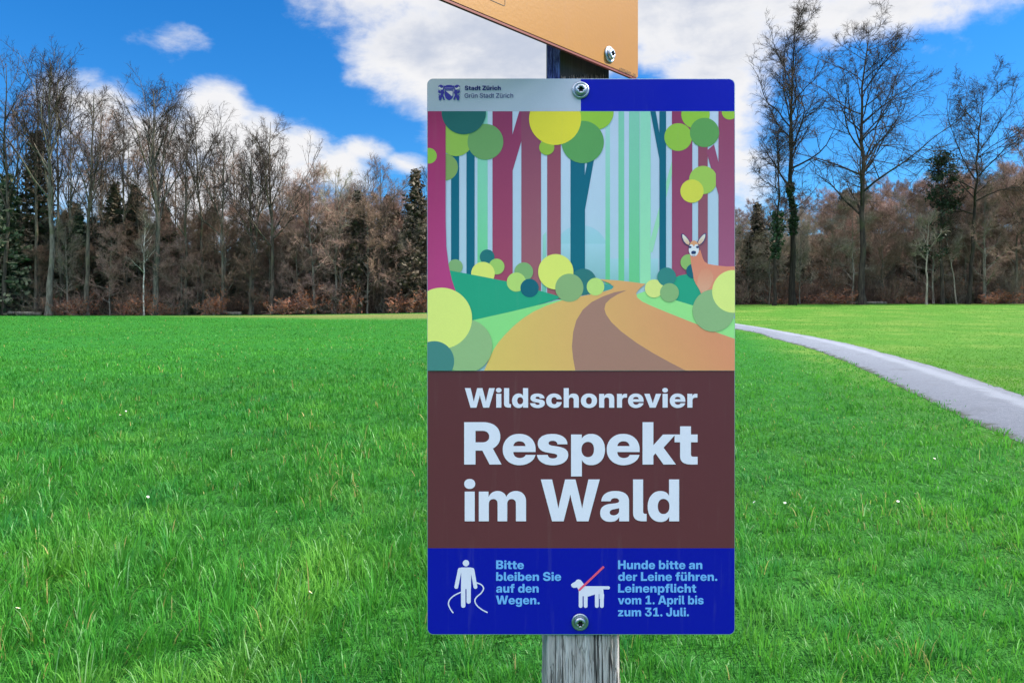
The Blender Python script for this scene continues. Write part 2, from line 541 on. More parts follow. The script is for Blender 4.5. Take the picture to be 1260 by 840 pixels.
def twig_bush(seed, H, R, n=36, leaves=0, lsize=.05):
    r = np.random.default_rng(seed)
    tb, cb, lb = Bag(), Bag(), Bag()
    az = r.uniform(0, 6.283, n); rr = R * .35 * np.sqrt(r.uniform(0, 1, n))
    S = np.stack([np.cos(az) * rr, np.sin(az) * rr, np.full(n, -.1)], 1)
    tilt = r.uniform(.05, .7, n); a2 = az + r.normal(0, .6, n)
    Dd = np.stack([np.cos(a2) * tilt, np.sin(a2) * tilt, np.ones(n)], 1)
    L = H * r.uniform(.5, 1.05, n)
    P1 = grow(r, S, Dd, L, 6, .04, .13); R1 = taper(np.full(n, .022), .008, 6)
    V, F = tubes(P1, R1, 4); tb.add(V, F)
    S, Dd, t, R_, p = spawn(r, P1, R1, 8, .15, 1.0, 20, 60)
    L2 = L[p] * .36 * r.uniform(.5, 1.2, len(t)) * (1.1 - .5 * t)
    P2 = grow(r, S, Dd, L2, 4, .02, .16); R2 = taper(np.full(len(t), .013), .006, 4)
    V, F = tubes(P2, R2, 3); cb.add(V, F)
    S, Dd, t, R_, p = spawn(r, P2, R2, 6, .1, 1.0, 20, 65)
    L3 = L2[p] * .5 * r.uniform(.5, 1.3, len(t))
    P3 = grow(r, S, Dd, L3, 3, .0, .18); R3 = taper(np.full(len(t), .009), .004, 3)
    V, F = tubes(P3, R3, 3); cb.add(V, F)
    lm = None
    if leaves:
        pick = P3.reshape(-1, 3)[r.integers(0, len(P3) * 3, leaves)] + r.normal(0, .05, (leaves, 3))
        V, F = leaf_quads(r, pick, lsize); lb.add(V, F); lm = lb.mesh(False)
    return tb.mesh(True), cb.mesh(False), lm


# ------------------------------------------------------------------ plant materials
def wood_mat(name, dark, light, moss=None, scale=(6, 6, 1.2)):
    m, t = mat(name, .9, .15)
    tc = t.n('ShaderNodeTexCoord'); oi = t.n('ShaderNodeObjectInfo')
    n1 = t.noise(t.mapping(tc.outputs['Object'], scale=scale), 1.0, 5, .65)
    c = t.mix(t.smooth(n1, .3, .72), dark, light)
    if moss:
        n2 = t.noise(tc.outputs['Object'], .5, 3, .6)
        c = t.mix(t.smooth(n2, .5, .66, 0, .7), c, moss)
    hsv = t.n('ShaderNodeHueSaturation')
    t.put(hsv.inputs['Value'], t.m('MULTIPLY_ADD', oi.outputs['Random'], .7, .65))
    t.put(hsv.inputs['Color'], c)
    t.put(t.b.inputs['Base Color'], hsv.outputs[0])
    bump(t, n1, .6, .03)
    return m


m_bark = wood_mat('beech_bark', (.075, .065, .052), (.27, .245, .20), (.10, .105, .045))
m_bark_dark = wood_mat('oak_bark', (.035, .029, .024), (.13, .11, .085), (.065, .07, .032))
m_bark_black = wood_mat('backlit_dark_bark', (.014, .011, .010), (.055, .045, .036), (.035, .042, .018))  # backlit darkness of the right-hand trunks is put into this bark colour
m_bark_pale = wood_mat('birch_bark', (.25, .22, .18), (.66, .62, .56), None, (3, 3, 5))
m_bark_beige = wood_mat('pale_bark', (.13, .11, .085), (.36, .31, .25), None)
m_twig = wood_mat('brown_twigs', (.125, .085, .064), (.30, .20, .148))
m_twig_red = wood_mat('reddish_twigs', (.165, .106, .088), (.37, .245, .195))
m_twig_grey = wood_mat('grey_twigs', (.15, .128, .10), (.34, .285, .22), (.175, .17, .085))
m_twig_dark = wood_mat('dark_twigs', (.026, .020, .018), (.075, .056, .046))  # twigs backlit against the sky: their darkness is put into the colour


def leaf_mat(name, a, b, tr=.25):
    m, t = mat(name, .6, .25)
    oi = t.n('ShaderNodeObjectInfo'); geo = t.n('ShaderNodeNewGeometry')
    n1 = t.noise(geo.outputs['Position'], .9, 3, .6)
    ri = geo.outputs['Random Per Island']
    c = t.mix(t.m('ADD', t.m('MULTIPLY', ri, .6), t.m('MULTIPLY', n1, .4)), a, b)
    hsv = t.n('ShaderNodeHueSaturation')
    t.put(hsv.inputs['Value'], t.m('MULTIPLY_ADD', oi.outputs['Random'], .5, .75)); t.put(hsv.inputs['Color'], c)
    t.put(t.b.inputs['Base Color'], hsv.outputs[0])
    if tr:
        ts = t.n('ShaderNodeBsdfTranslucent'); t.put(ts.inputs[0], hsv.outputs[0])
        mx = t.n('ShaderNodeMixShader'); mx.inputs[0].default_value = tr
        t.t.links.new(t.b.outputs[0], mx.inputs[1]); t.t.links.new(ts.outputs[0], mx.inputs[2]); t.t.links.new(mx.outputs[0], t.o.inputs[0])
    return m


m_needle = leaf_mat('spruce_needles', (.048, .060, .036), (.15, .165, .092), .1)
m_needle_brown = leaf_mat('dull_needles', (.06, .048, .034), (.145, .118, .080), .1)
m_evergreen = leaf_mat('evergreen_leaves', (.016, .032, .018), (.045, .075, .038), .1)
m_ivy = leaf_mat('ivy_leaves', (.012, .028, .014), (.036, .070, .030), .1)
m_beechleaf = leaf_mat('dry_beech_leaves', (.22, .075, .032), (.47, .19, .095), .3)
m_bramble = leaf_mat('dull_bramble_leaves', (.035, .040, .018), (.10, .085, .045), .2)


def put_tree(name, label, cat, meshes, mats, x, y, rz=0.0, group=None, parts=('trunk', 'crown'), sink=0.05):
    o = thing(name, label, cat, (x, y, gz(x, y) - sink), rz, group)
    for me, mm, pn in zip(meshes, mats, parts):
        if me is not None: link(pn, me, mm, o)
    return o


def again(root, x, y, rz, s, label, group, sz=None):
    o = root.copy(); COL.objects.link(o)
    o.location = (x, y, gz(x, y) - .05); o.rotation_euler = (0, 0, rz); o.scale = (s, s, sz or s)
    o['label'] = label
    if group: o['group'] = group
    elif 'group' in o: del o['group']
    for ch in root.children:
        c = ch.copy(); COL.objects.link(c); c.parent = o
    return o


def height_for(px, Y, row):
    return (HOR - row) * Y / FPX + EYE - gz(at(px, Y), Y)


def ivy_on(root, trunk_pts, z0, z1, n, spread, seed):
    r = np.random.default_rng(seed)
    z = r.uniform(z0, z1, n); a = r.uniform(0, 6.283, n)
    cx = np.interp(z, [p[2] for p in trunk_pts], [p[0] for p in trunk_pts]); cy = np.interp(z, [p[2] for p in trunk_pts], [p[1] for p in trunk_pts])
    lump = .3 + .5 * np.abs(np.sin(z * 2.3 + seed)) * (.5 + .5 * np.sin(a * 2 + z * 1.3)) + .25 * r.uniform(0, 1, n)
    rad = spread * lump * r.uniform(.3, 1, n) ** .5
    C = np.stack([cx + np.cos(a) * rad, cy + np.sin(a) * rad, z], 1)
    V, F = leaf_quads(r, C, .16)
    b = Bag(); b.add(V, F)
    return link('ivy', b.mesh(False), m_ivy, root)


def trunk_axis(root):
    me = [c for c in root.children if c.name.split('.')[0] == 'trunk'][0].data
    co = np.array([v.co for v in me.vertices[:16 * 9]]).reshape(16, 9, 3).mean(1)
    return co


# ------------------------------------------------------------------ the single trees one can tell apart
# px, Y, top row, trunk radius, dict, bark, twigs, label
F_ = dict(fan=True, sub=(18, 48), upb=.05, wob=.09, dense=.92)
O_ = dict(sub=(26, 66), wob=.19, dense=1.2)
HERO = [
    (4, 60.8, 60, .19, dict(F_, fork=.40, spread=.85, nl=13, ang=(16, 40)), m_bark_dark, m_twig_dark, 'dark bare tree at the left end of the wood, cut by the picture edge'),
    (60, 60.2, 52, .25, dict(F_, fork=.36, spread=.9, nl=19, ang=(16, 40)), m_bark, m_twig_dark, 'tall bare beech with a pale grey trunk in front of the dark spruce'),
    (44, 61.6, 66, .17, dict(F_, fork=.45, spread=.8, nl=12, ang=(15, 36)), m_bark_dark, m_twig_dark, 'slim dark bare tree just behind and left of the tall pale-trunked beech'),
    (76, 62.2, 70, .15, dict(F_, fork=.45, spread=.8, nl=12, ang=(15, 36)), m_bark_dark, m_twig_dark, 'slim bare tree just behind and right of the tall pale-trunked beech'),
    (107, 60.8, 92, .20, dict(F_, fork=.40, spread=.85, nl=15, ang=(20, 46), wob=.12), m_bark_dark, m_twig_dark, 'knotted dark bare tree between the pale-trunked beech and the broad fan-crowned tree'),
    (190, 60.6, 94, .24, dict(F_, fork=.40, spread=1.05, nl=24, ang=(16, 46)), m_bark, m_twig_dark, 'broad fan-crowned bare tree, the widest crown of the left wood'),
    (152, 63.0, 120, .14, dict(F_, fork=.4, spread=.7, nl=11, ang=(15, 40)), m_bark_dark, m_twig_dark, 'thin bare tree at the left shoulder of the broad fan-crowned tree'),
    (229, 61.2, 140, .14, dict(F_, fork=.42, spread=.8, nl=12, ang=(15, 40)), m_bark_dark, m_twig_dark, 'bare tree at the right shoulder of the broad fan-crowned tree'),
    (250, 62.0, 122, .16, dict(F_, fork=.45, spread=.85, nl=13, lean=(-.05, 0), ang=(18, 44)), m_bark_dark, m_twig_dark, 'bare tree leaning left beside the broad fan-crowned tree'),
    (274, 61.4, 146, .14, dict(F_, fork=.42, spread=.75, nl=11, ang=(16, 40)), m_bark, m_twig_dark, 'slender upright bare tree between the leaning tree and the twin trunks'),
    (308, 60.8, 158, .15, dict(F_, fork=.42, spread=.75, nl=12, ang=(15, 40), stems=2), m_bark_dark, m_twig_dark, 'bare tree rising in twin dark trunks'),
    (334, 61.0, 134, .19, dict(F_, fork=.34, spread=.84, nl=20, ang=(22, 56), lean=(.01, 0)), m_bark_dark, m_twig_dark, 'round-crowned bare tree just right of the twin dark trunks'),
    (388, 61.2, 205, .12, dict(fork=.22, spread=1.1, nl=20, lean=(-.04, 0), upb=.1, wob=.12), m_bark, m_twig_red, 'small reddish-twigged bare tree right of the round-crowned tree'),
    (412, 61.6, 196, .11, dict(F_, fork=.3, spread=.8, nl=12, ang=(18, 44)), m_bark, m_twig_grey, 'thin grey-twigged bare tree between the small reddish tree and the ragged spruce'),
    (470, 62.4, 186, .11, dict(F_, fork=.35, spread=.8, nl=12, ang=(18, 44)), m_bark_dark, m_twig, 'thin bare tree behind the ragged spruce near the notice'),
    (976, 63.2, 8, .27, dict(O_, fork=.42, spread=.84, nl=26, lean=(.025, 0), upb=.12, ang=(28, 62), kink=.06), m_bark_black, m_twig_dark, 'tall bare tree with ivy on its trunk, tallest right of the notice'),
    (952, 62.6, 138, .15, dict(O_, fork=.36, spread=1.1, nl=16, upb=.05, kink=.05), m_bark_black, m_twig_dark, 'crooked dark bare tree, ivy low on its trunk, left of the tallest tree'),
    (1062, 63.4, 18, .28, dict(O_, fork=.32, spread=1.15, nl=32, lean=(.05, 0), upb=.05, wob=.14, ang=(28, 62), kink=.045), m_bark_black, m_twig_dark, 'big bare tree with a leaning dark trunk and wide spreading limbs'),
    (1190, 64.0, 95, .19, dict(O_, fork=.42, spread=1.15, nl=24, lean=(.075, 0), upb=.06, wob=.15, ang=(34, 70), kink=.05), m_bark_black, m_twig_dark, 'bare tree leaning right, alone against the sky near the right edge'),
    (1262, 66.0, 150, .16, dict(O_, fork=.25, spread=1.1, nl=20, upb=.08), m_bark, m_twig_red, 'reddish bare tree cut by the right edge of the picture'),
]
heroes = []
for n, (px, Yd, row, tr, kw, bk, tw, lab) in enumerate(HERO):
    x = at(px, Yd)
    H = height_for(px, Yd, row)
    ms = bare_tree(100 + n, H, tr, **kw)
    o = put_tree('bare_tree', lab, 'tree', ms, (bk, tw), x, Yd)
    heroes.append(o)
ivy_on(heroes[15], trunk_axis(heroes[15]), 6.0, 10.5, 900, .5, 1)
ivy_on(heroes[16], trunk_axis(heroes[16]), 4.0, 8.0, 650, .75, 2)

# pale trunks showing at the wood's edge
for n, (px, Yd, row, tr, lean, lab) in enumerate([
        (177, 60.4, 258, .075, (.02, 0), 'slender white-barked birch at the edge of the left wood'),
        (1140, 63.6, 255, .10, (.02, 0), 'pale-barked young tree at the edge of the right wood'),
        (1178, 64.2, 262, .07, (-.14, 0), 'thin pale tree leaning left beside the dark ivy-clad tree'),
        (1211, 64.4, 205, .08, (.05, 0), 'thin pale straight tree near the right edge of the picture')]):
    H = height_for(px, Yd, row)
    o = put_tree('pale_tree', lab, 'tree', bare_tree(300 + n, H, tr, fork=.45, spread=.7, lean=lean, nl=11, upb=.1, dense=.8), (m_bark_pale if n == 0 else m_bark_beige, m_twig_grey), at(px, Yd), Yd)

# the evergreen ones
H = height_for(1160, 63.8, 188)
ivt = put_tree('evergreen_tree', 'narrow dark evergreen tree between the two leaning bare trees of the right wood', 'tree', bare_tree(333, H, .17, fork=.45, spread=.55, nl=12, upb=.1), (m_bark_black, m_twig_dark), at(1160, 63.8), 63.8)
r = np.random.default_rng(41)
ax_ = trunk_axis(ivt); pts_ = []
for q in range(46):
    up_ = q < 30
    z = r.uniform(.66, .985) * H if up_ else r.uniform(.30, .62) * H
    rad = (1.25 * (1 - ((z / H - .78) / .24) ** 2) ** .5 if up_ and abs(z / H - .78) < .24 else .7) if up_ else 1.5
    a_ = r.uniform(0, 6.283); d_ = rad * r.uniform(.1, 1)
    cc_ = np.array([np.interp(z, ax_[:, 2], ax_[:, 0]) + math.cos(a_) * d_, np.interp(z, ax_[:, 2], ax_[:, 1]) + math.sin(a_) * d_, z])
    pts_.append(cc_ + r.normal(0, 1, (70 if up_ else 34, 3)) * np.array([.34, .34, .24]) * r.uniform(.6, 1.25))
V, F = leaf_quads(r, np.concatenate(pts_), .13)
eb = Bag(); eb.add(V, F); link('foliage', eb.mesh(), m_evergreen, ivt)

CON = [
    (46, 63.5, 158, 2.9, m_needle_brown, 'tall dark spruce behind the pale-trunked beech'),
    (8, 62.0, 212, 3.3, m_needle, 'broad dark green spruce at the left edge of the picture'),
    (141, 64.5, 222, 2.6, m_needle_brown, 'brownish spruce, left of the pair behind the broad tree'),
    (167, 65.0, 224, 2.6, m_needle_brown, 'brownish spruce, right of the pair behind the broad tree'),
    (203, 66.0, 250, 2.5, m_needle, 'small dark spruce right behind the broad fan-crowned tree'),
    (250, 66.0, 268, 2.4, m_needle_brown, 'low brownish spruce under the leaning bare tree'),
    (300, 65.0, 290, 2.6, m_needle, 'low dark spruce behind the twin dark trunks'),
    (440, 62.2, 232, 2.2, m_needle_brown, 'ragged spruce in the middle of the gap left of the notice'),
    (478, 64.0, 236, 2.3, m_needle_brown, 'slim ragged spruce between two others left of the notice'),
    (512, 62.2, 206, 2.6, m_needle_brown, 'ragged spruce right beside the left edge of the notice'),
    (96, 64.0, 262, 2.4, m_needle, 'dark spruce under the tree with knotted branches'),
    (932, 68.0, 246, 1.9, m_needle_brown, 'small dark spruce peeping out beside the right edge of the notice'),
    (1040, 88.0, 232, 2.6, m_needle_brown, 'distant spruce on the hill left of the leaning dark trunk'),
    (1056, 90.0, 236, 2.4, m_needle_brown, 'distant spruce on the hill just behind the leaning dark trunk'),
]
cons = []
for n, (px, Yd, row, R, mm, lab) in enumerate(CON):
    H = height_for(px, Yd, row)
    cons.append((put_tree('spruce_tree', lab, 'tree', conifer(500 + n, H, R, base=.04 if mm is m_needle else .12, ragged=.45), (m_bark_dark, mm), at(px, Yd), Yd), H))

# ------------------------------------------------------------------ the rest of the wood, tree by tree
rs = random.Random(11)
var = []
for n, (H, tr, kw, bk, tw) in enumerate([
        (11.5, .11, dict(fork=.16, spread=.95, nl=26, upb=.07, wob=.12, ang=(40, 78)), m_bark, m_twig_red),
        (10.0, .09, dict(fork=.14, spread=1.05, nl=24, upb=.05, wob=.14, ang=(45, 85)), m_bark, m_twig),
        (12.5, .12, dict(fork=.24, spread=.85, nl=22, upb=.09, wob=.11, ang=(35, 70)), m_bark, m_twig_grey),
        (9.0, .08, dict(fork=.08, spread=1.15, nl=26, upb=.03, wob=.17, ang=(45, 88)), m_bark, m_twig_red),
        (11.0, .10, dict(fork=.18, spread=1.0, nl=24, upb=.04, wob=.16, ang=(45, 85)), m_bark, m_twig_grey)]):
    var.append([None, bare_tree(700 + n, H, tr, dense=1.05, twig=.012, **kw), bk, tw, H])
LY = {0: 'young reddish bare tree, one of many standing close together in the wood', 1: 'young brown bare tree, one of many standing close together in the wood',
      2: 'young grey-twigged bare tree, one of many standing close together in the wood', 3: 'low bushy reddish bare tree, one of many in the wood',
      4: 'young bare tree with grey spreading twigs, one of many in the wood'}
GY = 'young bare trees filling the wood'


def young(k, x, y, s, sz=None):
    v = var[k]
    rz = rs.uniform(0, 6.28)
    if v[0] is None:
        v[0] = put_tree('young_tree', LY[k], 'tree', v[1], (v[2], v[3]), x, y, rz, GY + (' %s' % ['reddish', 'brown', 'grey', 'bushy', 'spreading'][k]))
        v[0].scale = (s, s, sz or s)
        return v[0]
    return again(v[0], x, y, rz, s, LY[k], v[0]['group'], sz)


# left wood: behind the front row
cnt = 0
for n in range(84):
    Yd = 61.0 + 13 * (n / 84.0) ** 1.15
    px = -60 + 600 * ((n * .6180339) % 1.0)
    k = rs.choice([0, 0, 1, 1, 2, 3]) if px > 60 else rs.choice([2, 1, 4])
    top = 270 + rs.uniform(-26, 30) - (24 if px > 360 else 0)
    s = height_for(px, Yd, top) / var[k][4]
    young(k, at(px, Yd), Yd, s * rs.uniform(.95, 1.05), s)
# behind the notice, only a thin row (it hides them from the front)
for n in range(26):
    Yd = 63.5 + 9 * (n / 26.0); px = 535 + 365 * ((n * .6180339 + .3) % 1.0)
    k = rs.choice([0, 1, 2, 4]); s = height_for(px, Yd, 232 + rs.uniform(-24, 20)) / var[k][4]
    young(k, at(px, Yd), Yd, s)
# right wood and its hillside
for n in range(100):
    f = n / 100.0
    Yd = 64.8 + 66 * f ** 1.5
    px = 890 + 430 * ((n * .6180339 + .13) % 1.0)
    k = rs.choice([4, 2, 4, 1]) if px < 1010 and f < .5 else rs.choice([0, 1, 1, 4, 3, 0])
    want = np.interp(px, [890, 940, 1010, 1060, 1130, 1200, 1320], [240, 238, 226, 214, 204, 196, 182]) + rs.uniform(-6, 22) + (1 - f) * 24
    hh = height_for(px, Yd, want)
    hh = max(4.0, min(hh, 15))
    s = hh / var[k][4]
    young(k, at(px, Yd), Yd, max(s, .55), s)

# tall thin trees deeper in the left wood, showing between the front ones
tv = []
for n in range(3):
    tv.append([None, bare_tree(800 + n, 17.0, .12, fork=.42, spread=.75, nl=14, upb=.05, ang=(16, 42), dense=.85, fan=True, sub=(18, 46), wob=.1), 17.0])
for n, (px, row) in enumerate([(20, 96), (90, 110), (122, 118), (136, 150), (160, 140), (205, 135), (216, 160), (240, 168), (262, 175), (286, 175), (300, 190), (322, 178), (350, 190), (366, 220),
                               (398, 226), (430, 214), (452, 205), (490, 208), (500, 226), (530, 200), (32, 120), (84, 150), (115, 165), (128, 190), (170, 160), (182, 180), (224, 200), (256, 205), (292, 210), (345, 215), (360, 232), (422, 240), (440, 222), (462, 230)]):
    Yd = 63.5 + rs.uniform(0, 6); v = tv[n % 3]; s = height_for(px, Yd, row) / 17.0
    lab = 'thin straight bare tree standing deeper in the left wood'
    if v[0] is None:
        v[0] = put_tree('thin_tree', lab, 'tree', v[1], ((m_bark_dark, m_bark, m_bark_beige)[n % 3], (m_twig, m_twig_dark, m_twig)[n % 3]), at(px, Yd), Yd, rs.uniform(0, 6), 'thin straight trees deeper in the left wood')
        v[0].scale = (s, s, s)
    else:
        again(v[0], at(px, Yd), Yd, rs.uniform(0, 6.28), s, lab, 'thin straight trees deeper in the left wood')

# spruces deep in the wood that close it off
protoA, HA = cons[1]; protoB, HB = cons[3]
for n in range(44):
    px = -70 + 640 * ((n * .6180339 + .4) % 1.0)
    Yd = 66 + 9 * ((n * .7548) % 1.0)
    top = np.interp(px, [-70, 40, 120, 300, 420, 540], [236, 246, 262, 292, 280, 250]) + rs.uniform(-12, 20)
    A, HH = (protoA, HA) if n % 2 else (protoB, HB)
    s = height_for(px, Yd, top) / HH
    again(A, at(px, Yd), Yd, rs.uniform(0, 6.28), s * .95 + .12, ['brownish', 'dark green'][n % 2] + ' spruce deep in the left wood behind the young trees', 'spruces closing off the left wood, ' + ['brownish', 'dark green'][n % 2], s)
for n in range(14):
    px = 900 + 380 * ((n * .6180339 + .2) % 1.0); Yd = 69 + 10 * ((n * .7548) % 1.0)
    s = height_for(px, Yd, 292 + rs.uniform(-14, 18)) / HB
    again(protoB, at(px, Yd), Yd, rs.uniform(0, 6.28), s + .15, 'brownish spruce deep in the right wood behind the young trees', 'spruces closing off the right wood', s)

# ------------------------------------------------------------------ undergrowth along the edge
bv = []
for n, (H, R, nn, lv, tw, lm, name, lab) in enumerate([
        (2.6, 2.2, 40, 0, m_twig, None, 'twiggy_bush', 'leafless brown twiggy bush at the foot of the wood'),
        (3.4, 2.4, 40, 0, m_twig_grey, None, 'twiggy_bush', 'leafless grey twiggy bush at the foot of the wood'),
        (1.5, 2.0, 44, 500, m_twig_grey, m_bramble, 'bramble_bush', 'low dull green bramble bush at the foot of the wood'),
        (3.0, 2.6, 36, 200, m_twig, m_beechleaf, 'twiggy_bush', 'brown bush with a few dry leaves at the foot of the wood')]):
    bv.append([None, twig_bush(900 + n, H, R, nn, lv, .07), tw, lm, name, lab])


def bush(k, x, y, s, sz=None):
    v = bv[k]
    if v[0] is None:
        v[0] = put_tree(v[4], v[5], 'bush', v[1], (v[2], v[2], v[3]), x, y, rs.uniform(0, 6), 'bushes along the wood edge: ' + v[5].split(' bush')[0], ('stems', 'twigs', 'leaves'))
        v[0].scale = (s, s, sz or s)
    else:
        again(v[0], x, y, rs.uniform(0, 6.28), s, v[5], v[0]['group'], sz or s)


for n in range(96):
    f = (n + .5) / 96
    px = -40 + 1340 * f + rs.uniform(-6, 6)
    if 540 < px < 880 and n % 3: continue
    x = at(px, 61.5); Yd = float(edge_y(x)) + .7 + rs.uniform(0, 2.6)
    k = rs.choice([0, 0, 1, 2, 2, 3, 3]) if px < 600 else rs.choice([0, 1, 1, 2, 3, 0])
    bush(k, at(px, Yd), Yd, rs.uniform(.65, 1.25), rs.uniform(.6, 1.15))
# young beeches that kept their rust coloured leaves
lb = None
for n, (px, h, wd) in enumerate([(78, 1.5, .8), (100, 2.0, 1.0), (154, 1.6, .7), (176, 2.6, 1.0), (192, 1.6, .9), (208, 1.2, .8), (262, 1.9, .9), (272, 2.2, .8), (346, 1.8, 2.0), (352, 1.4, 1.4), (416, 1.9, 1.1), (441, 2.2, 1.0),
                                 (486, 2.0, 1.0), (508, 1.7, 1.4), (520, 2.2, .9), (1022, 1.4, 1.5), (1040, 1.2, 1.2), (1215, 1.3, 1.2), (1120, 1.0, 1.0), (960, .9, 1.0), (1240, 1.6, 1.3), (378, 2.6, 1.2)]):
    x = at(px, 61.5); Yd = float(edge_y(x)) - .15 + rs.uniform(0, .5); x = at(px, Yd)
    lab = 'young beech with rust-coloured dry leaves at the foot of the wood'
    if lb is None:
        lb = put_tree('beech_sapling', lab, 'sapling', twig_bush(955, 2.0, 1.2, 14, 620, .075), (m_twig_red, m_twig_red, m_beechleaf), x, Yd, 0, 'rust-leaved beech saplings at the wood edge', ('stems', 'twigs', 'leaves'))
        o = lb
    else:
        o = again(lb, x, Yd, rs.uniform(0, 6.28), 1, lab, 'rust-leaved beech saplings at the wood edge')
    o.scale = (wd * .9, wd * .9, h / 2.0)

# felled logs lying at the edge
for n, (px, Yd, L, r_, rz, lab) in enumerate([(31, 60.6, 2.6, .17, .12, 'grey fallen log at the foot of the wood, near the left picture edge'), (282, 61.0, 2.2, .15, -.2, 'pale fallen log among the rust-leaved saplings of the left wood'),
                                              (1070, 64.4, 3.0, .14, .1, 'grey fallen log at the foot of the right wood')]):
    r = np.random.default_rng(60 + n)
    Pc = np.stack([np.linspace(-L / 2, L / 2, 7), r.normal(0, .03, 7), r.normal(0, .02, 7)], 1)[None]
    V, F = tubes(Pc, (r_ * (1 + r.normal(0, .06, 7)))[None], 9)
    b = Bag(); b.add(V, F)
    b.F.setdefault(9, []).append(np.array([list(range(9))[::-1], list(range(54, 63))]))
    o = link('fallen_log', b.mesh(True), m_bark, None, (at(px, Yd), Yd, gz(at(px, Yd), Yd) + r_ * .8)); o.rotation_euler = (0, .02, rz)
    tag(o, lab, 'log')

# ------------------------------------------------------------------ grass
rg = np.random.default_rng(5)


def value_noise(x, y, s, seed):
    r = np.random.default_rng(seed); T = r.uniform(0, 1, (256, 256))
    u = np.asarray(x) / s + 1000.3; v = np.asarray(y) / s + 1000.7
    i, j = np.floor(u).astype(int), np.floor(v).astype(int); f, h = u - i, v - j
    f = f * f * (3 - 2 * f); h = h * h * (3 - 2 * h)
    q = lambda a, b: T[a % 256, b % 256]
    return (q(i, j) * (1 - f) + q(i + 1, j) * f) * (1 - h) + (q(i, j + 1) * (1 - f) + q(i + 1, j + 1) * f) * h


NB = 640000
y0, y1, ex_ = 2.3, 62.0, .38
u = rg.uniform(0, 1, NB)
yb = (y0 ** ex_ + u * (y1 ** ex_ - y0 ** ex_)) ** (1 / ex_)
xb = rg.uniform(-1, 1, NB) * (yb * .80 + .5)
# blades stand in tufts and lean outwards from each tuft's middle
def tuft_of(x, y):
    ci, cj = np.floor(x / .17).astype(int), np.floor(y / .17).astype(int)
    tab = np.random.default_rng(77).uniform(0, 1, (5, 128, 128))
    best = None
    for di in (-1, 0, 1):
        for dj in (-1, 0, 1):
            a_, b_ = ci + di, cj + dj
            q = tab[:, a_ % 128, b_ % 128]
            vx, vy = x - (a_ + q[0]) * .17, y - (b_ + q[1]) * .17
            d2 = vx * vx + vy * vy
            if best is None: best = [d2, vx, vy, q[2], q[3], q[4]]
            else:
                m_ = d2 < best[0]
                for k_, v_ in enumerate((d2, vx, vy, q[2], q[3], q[4])): best[k_] = np.where(m_, v_, best[k_])
    return best


tuft = value_noise(xb, yb, .22, 7)
xu, xl = path_x(yb)
ragm = (value_noise(xb, yb, .5, 9) - .5) * .5 + (value_noise(xb, yb, .17, 19) - .5) * .4
inside = (xb > xl + .03 + ragm + rg.exponential(.06, NB)) & (xb < xu - .03 + ragm - rg.exponential(.06, NB))
beyond = xb >= xu - .03 + ragm
stripm = ((yb > 45.0 - .5 * (xb + 5)) & (xb < 2)) | (yb > edge_y(xb) - .3)
keep = ~inside & ~stripm & (rg.uniform(0, 1, NB) < np.where(beyond, .8, .35 + .75 * tuft))
xb, yb, beyond, tuft = xb[keep], yb[keep], beyond[keep], tuft[keep]
n = len(xb)
td2, tvx, tvy, tq1, tq2, tq3 = tuft_of(xb, yb)
td = np.sqrt(td2)
big = value_noise(xb, yb, 1.7, 21); mid = value_noise(xb, yb, .55, 22)
rightness = sig((xb - .6 - .03 * yb) / .6)
hgt = (.055 + .075 * mid + .045 * big) * (1 - .38 * rightness) * rg.uniform(.5, 1.3, n) * (.62 + .8 * tq1) * np.clip(1.25 - td / .14, .45, 1.2)
tall = rg.uniform(0, 1, n) < .02
hgt = np.where(tall, hgt * 1.5, hgt)
hgt = np.where(beyond, .05 * rg.uniform(.5, 1.3, n), hgt) * np.clip(1.18 - yb / 32, .45, 1)
wid = (.0017 + .0016 * rg.uniform(0, 1, n)) * (np.maximum(yb, 3) / 3) ** .72
fld = (value_noise(xb, yb, .9, 31) * 4 * math.pi)
az = np.where(rg.uniform(0, 1, n) < .72, np.arctan2(tvy, tvx) + rg.normal(0, .6, n), fld + rg.normal(0, 1.2, n))
lean = np.clip(rg.uniform(.05, .55, n) + td / .13 * rg.uniform(.2, .75, n), 0, 1.2)
dx, dy = np.cos(az), np.sin(az)
zb = g(xb, yb) - .01
fa = az + math.pi / 2 + rg.normal(0, .7, n)
wx, wy = np.cos(fa) * wid, np.sin(fa) * wid
B0 = np.stack([xb, yb, zb], 1)
off = lambda s, z: B0 + np.stack([dx * hgt * lean * s, dy * hgt * lean * s, hgt * z * np.sqrt(np.clip(1 - (lean * .72) ** 2, .2, 1))], 1)
Wd = np.stack([wx, wy, np.zeros(n)], 1)
q0, q1, q2, q3 = off(0, 0), off(.22, .45), off(.55, .82), off(1.0, 1.0)
V = np.stack([q0 - Wd, q0 + Wd, q1 - Wd * .9, q1 + Wd * .9, q2 - Wd * .62, q2 + Wd * .62, q3], 1).reshape(-1, 3)
b0 = np.arange(n)[:, None] * 7
Fq = np.concatenate([b0 + np.array([[0, 1, 3, 2]]), b0 + np.array([[2, 3, 5, 4]])]); Ft = b0 + np.array([[4, 5, 6]])
ca, cb_, cy_ = np.array([.020,.172,.021]), np.array([.078,.32,.034]), np.array([.42, .36, .13])
mixv = np.clip(-.02 + .45 * big * mid * 2 + .45 * tq2 + rg.normal(0, .2, n), 0, 1)[:, None]
col = ca * (1 - mixv) + cb_ * mixv
bl = (value_noise(xb, yb, .5, 44)[:, None] > .72) * rg.uniform(.2, 1, (n, 1))
col = col * (1 - .5 * bl) + np.array([.030, .22, .075]) * .5 * bl
dry = (rg.uniform(0, 1, n) < .010 + .06 * (value_noise(xb, yb, .6, 51) > .80))[:, None]
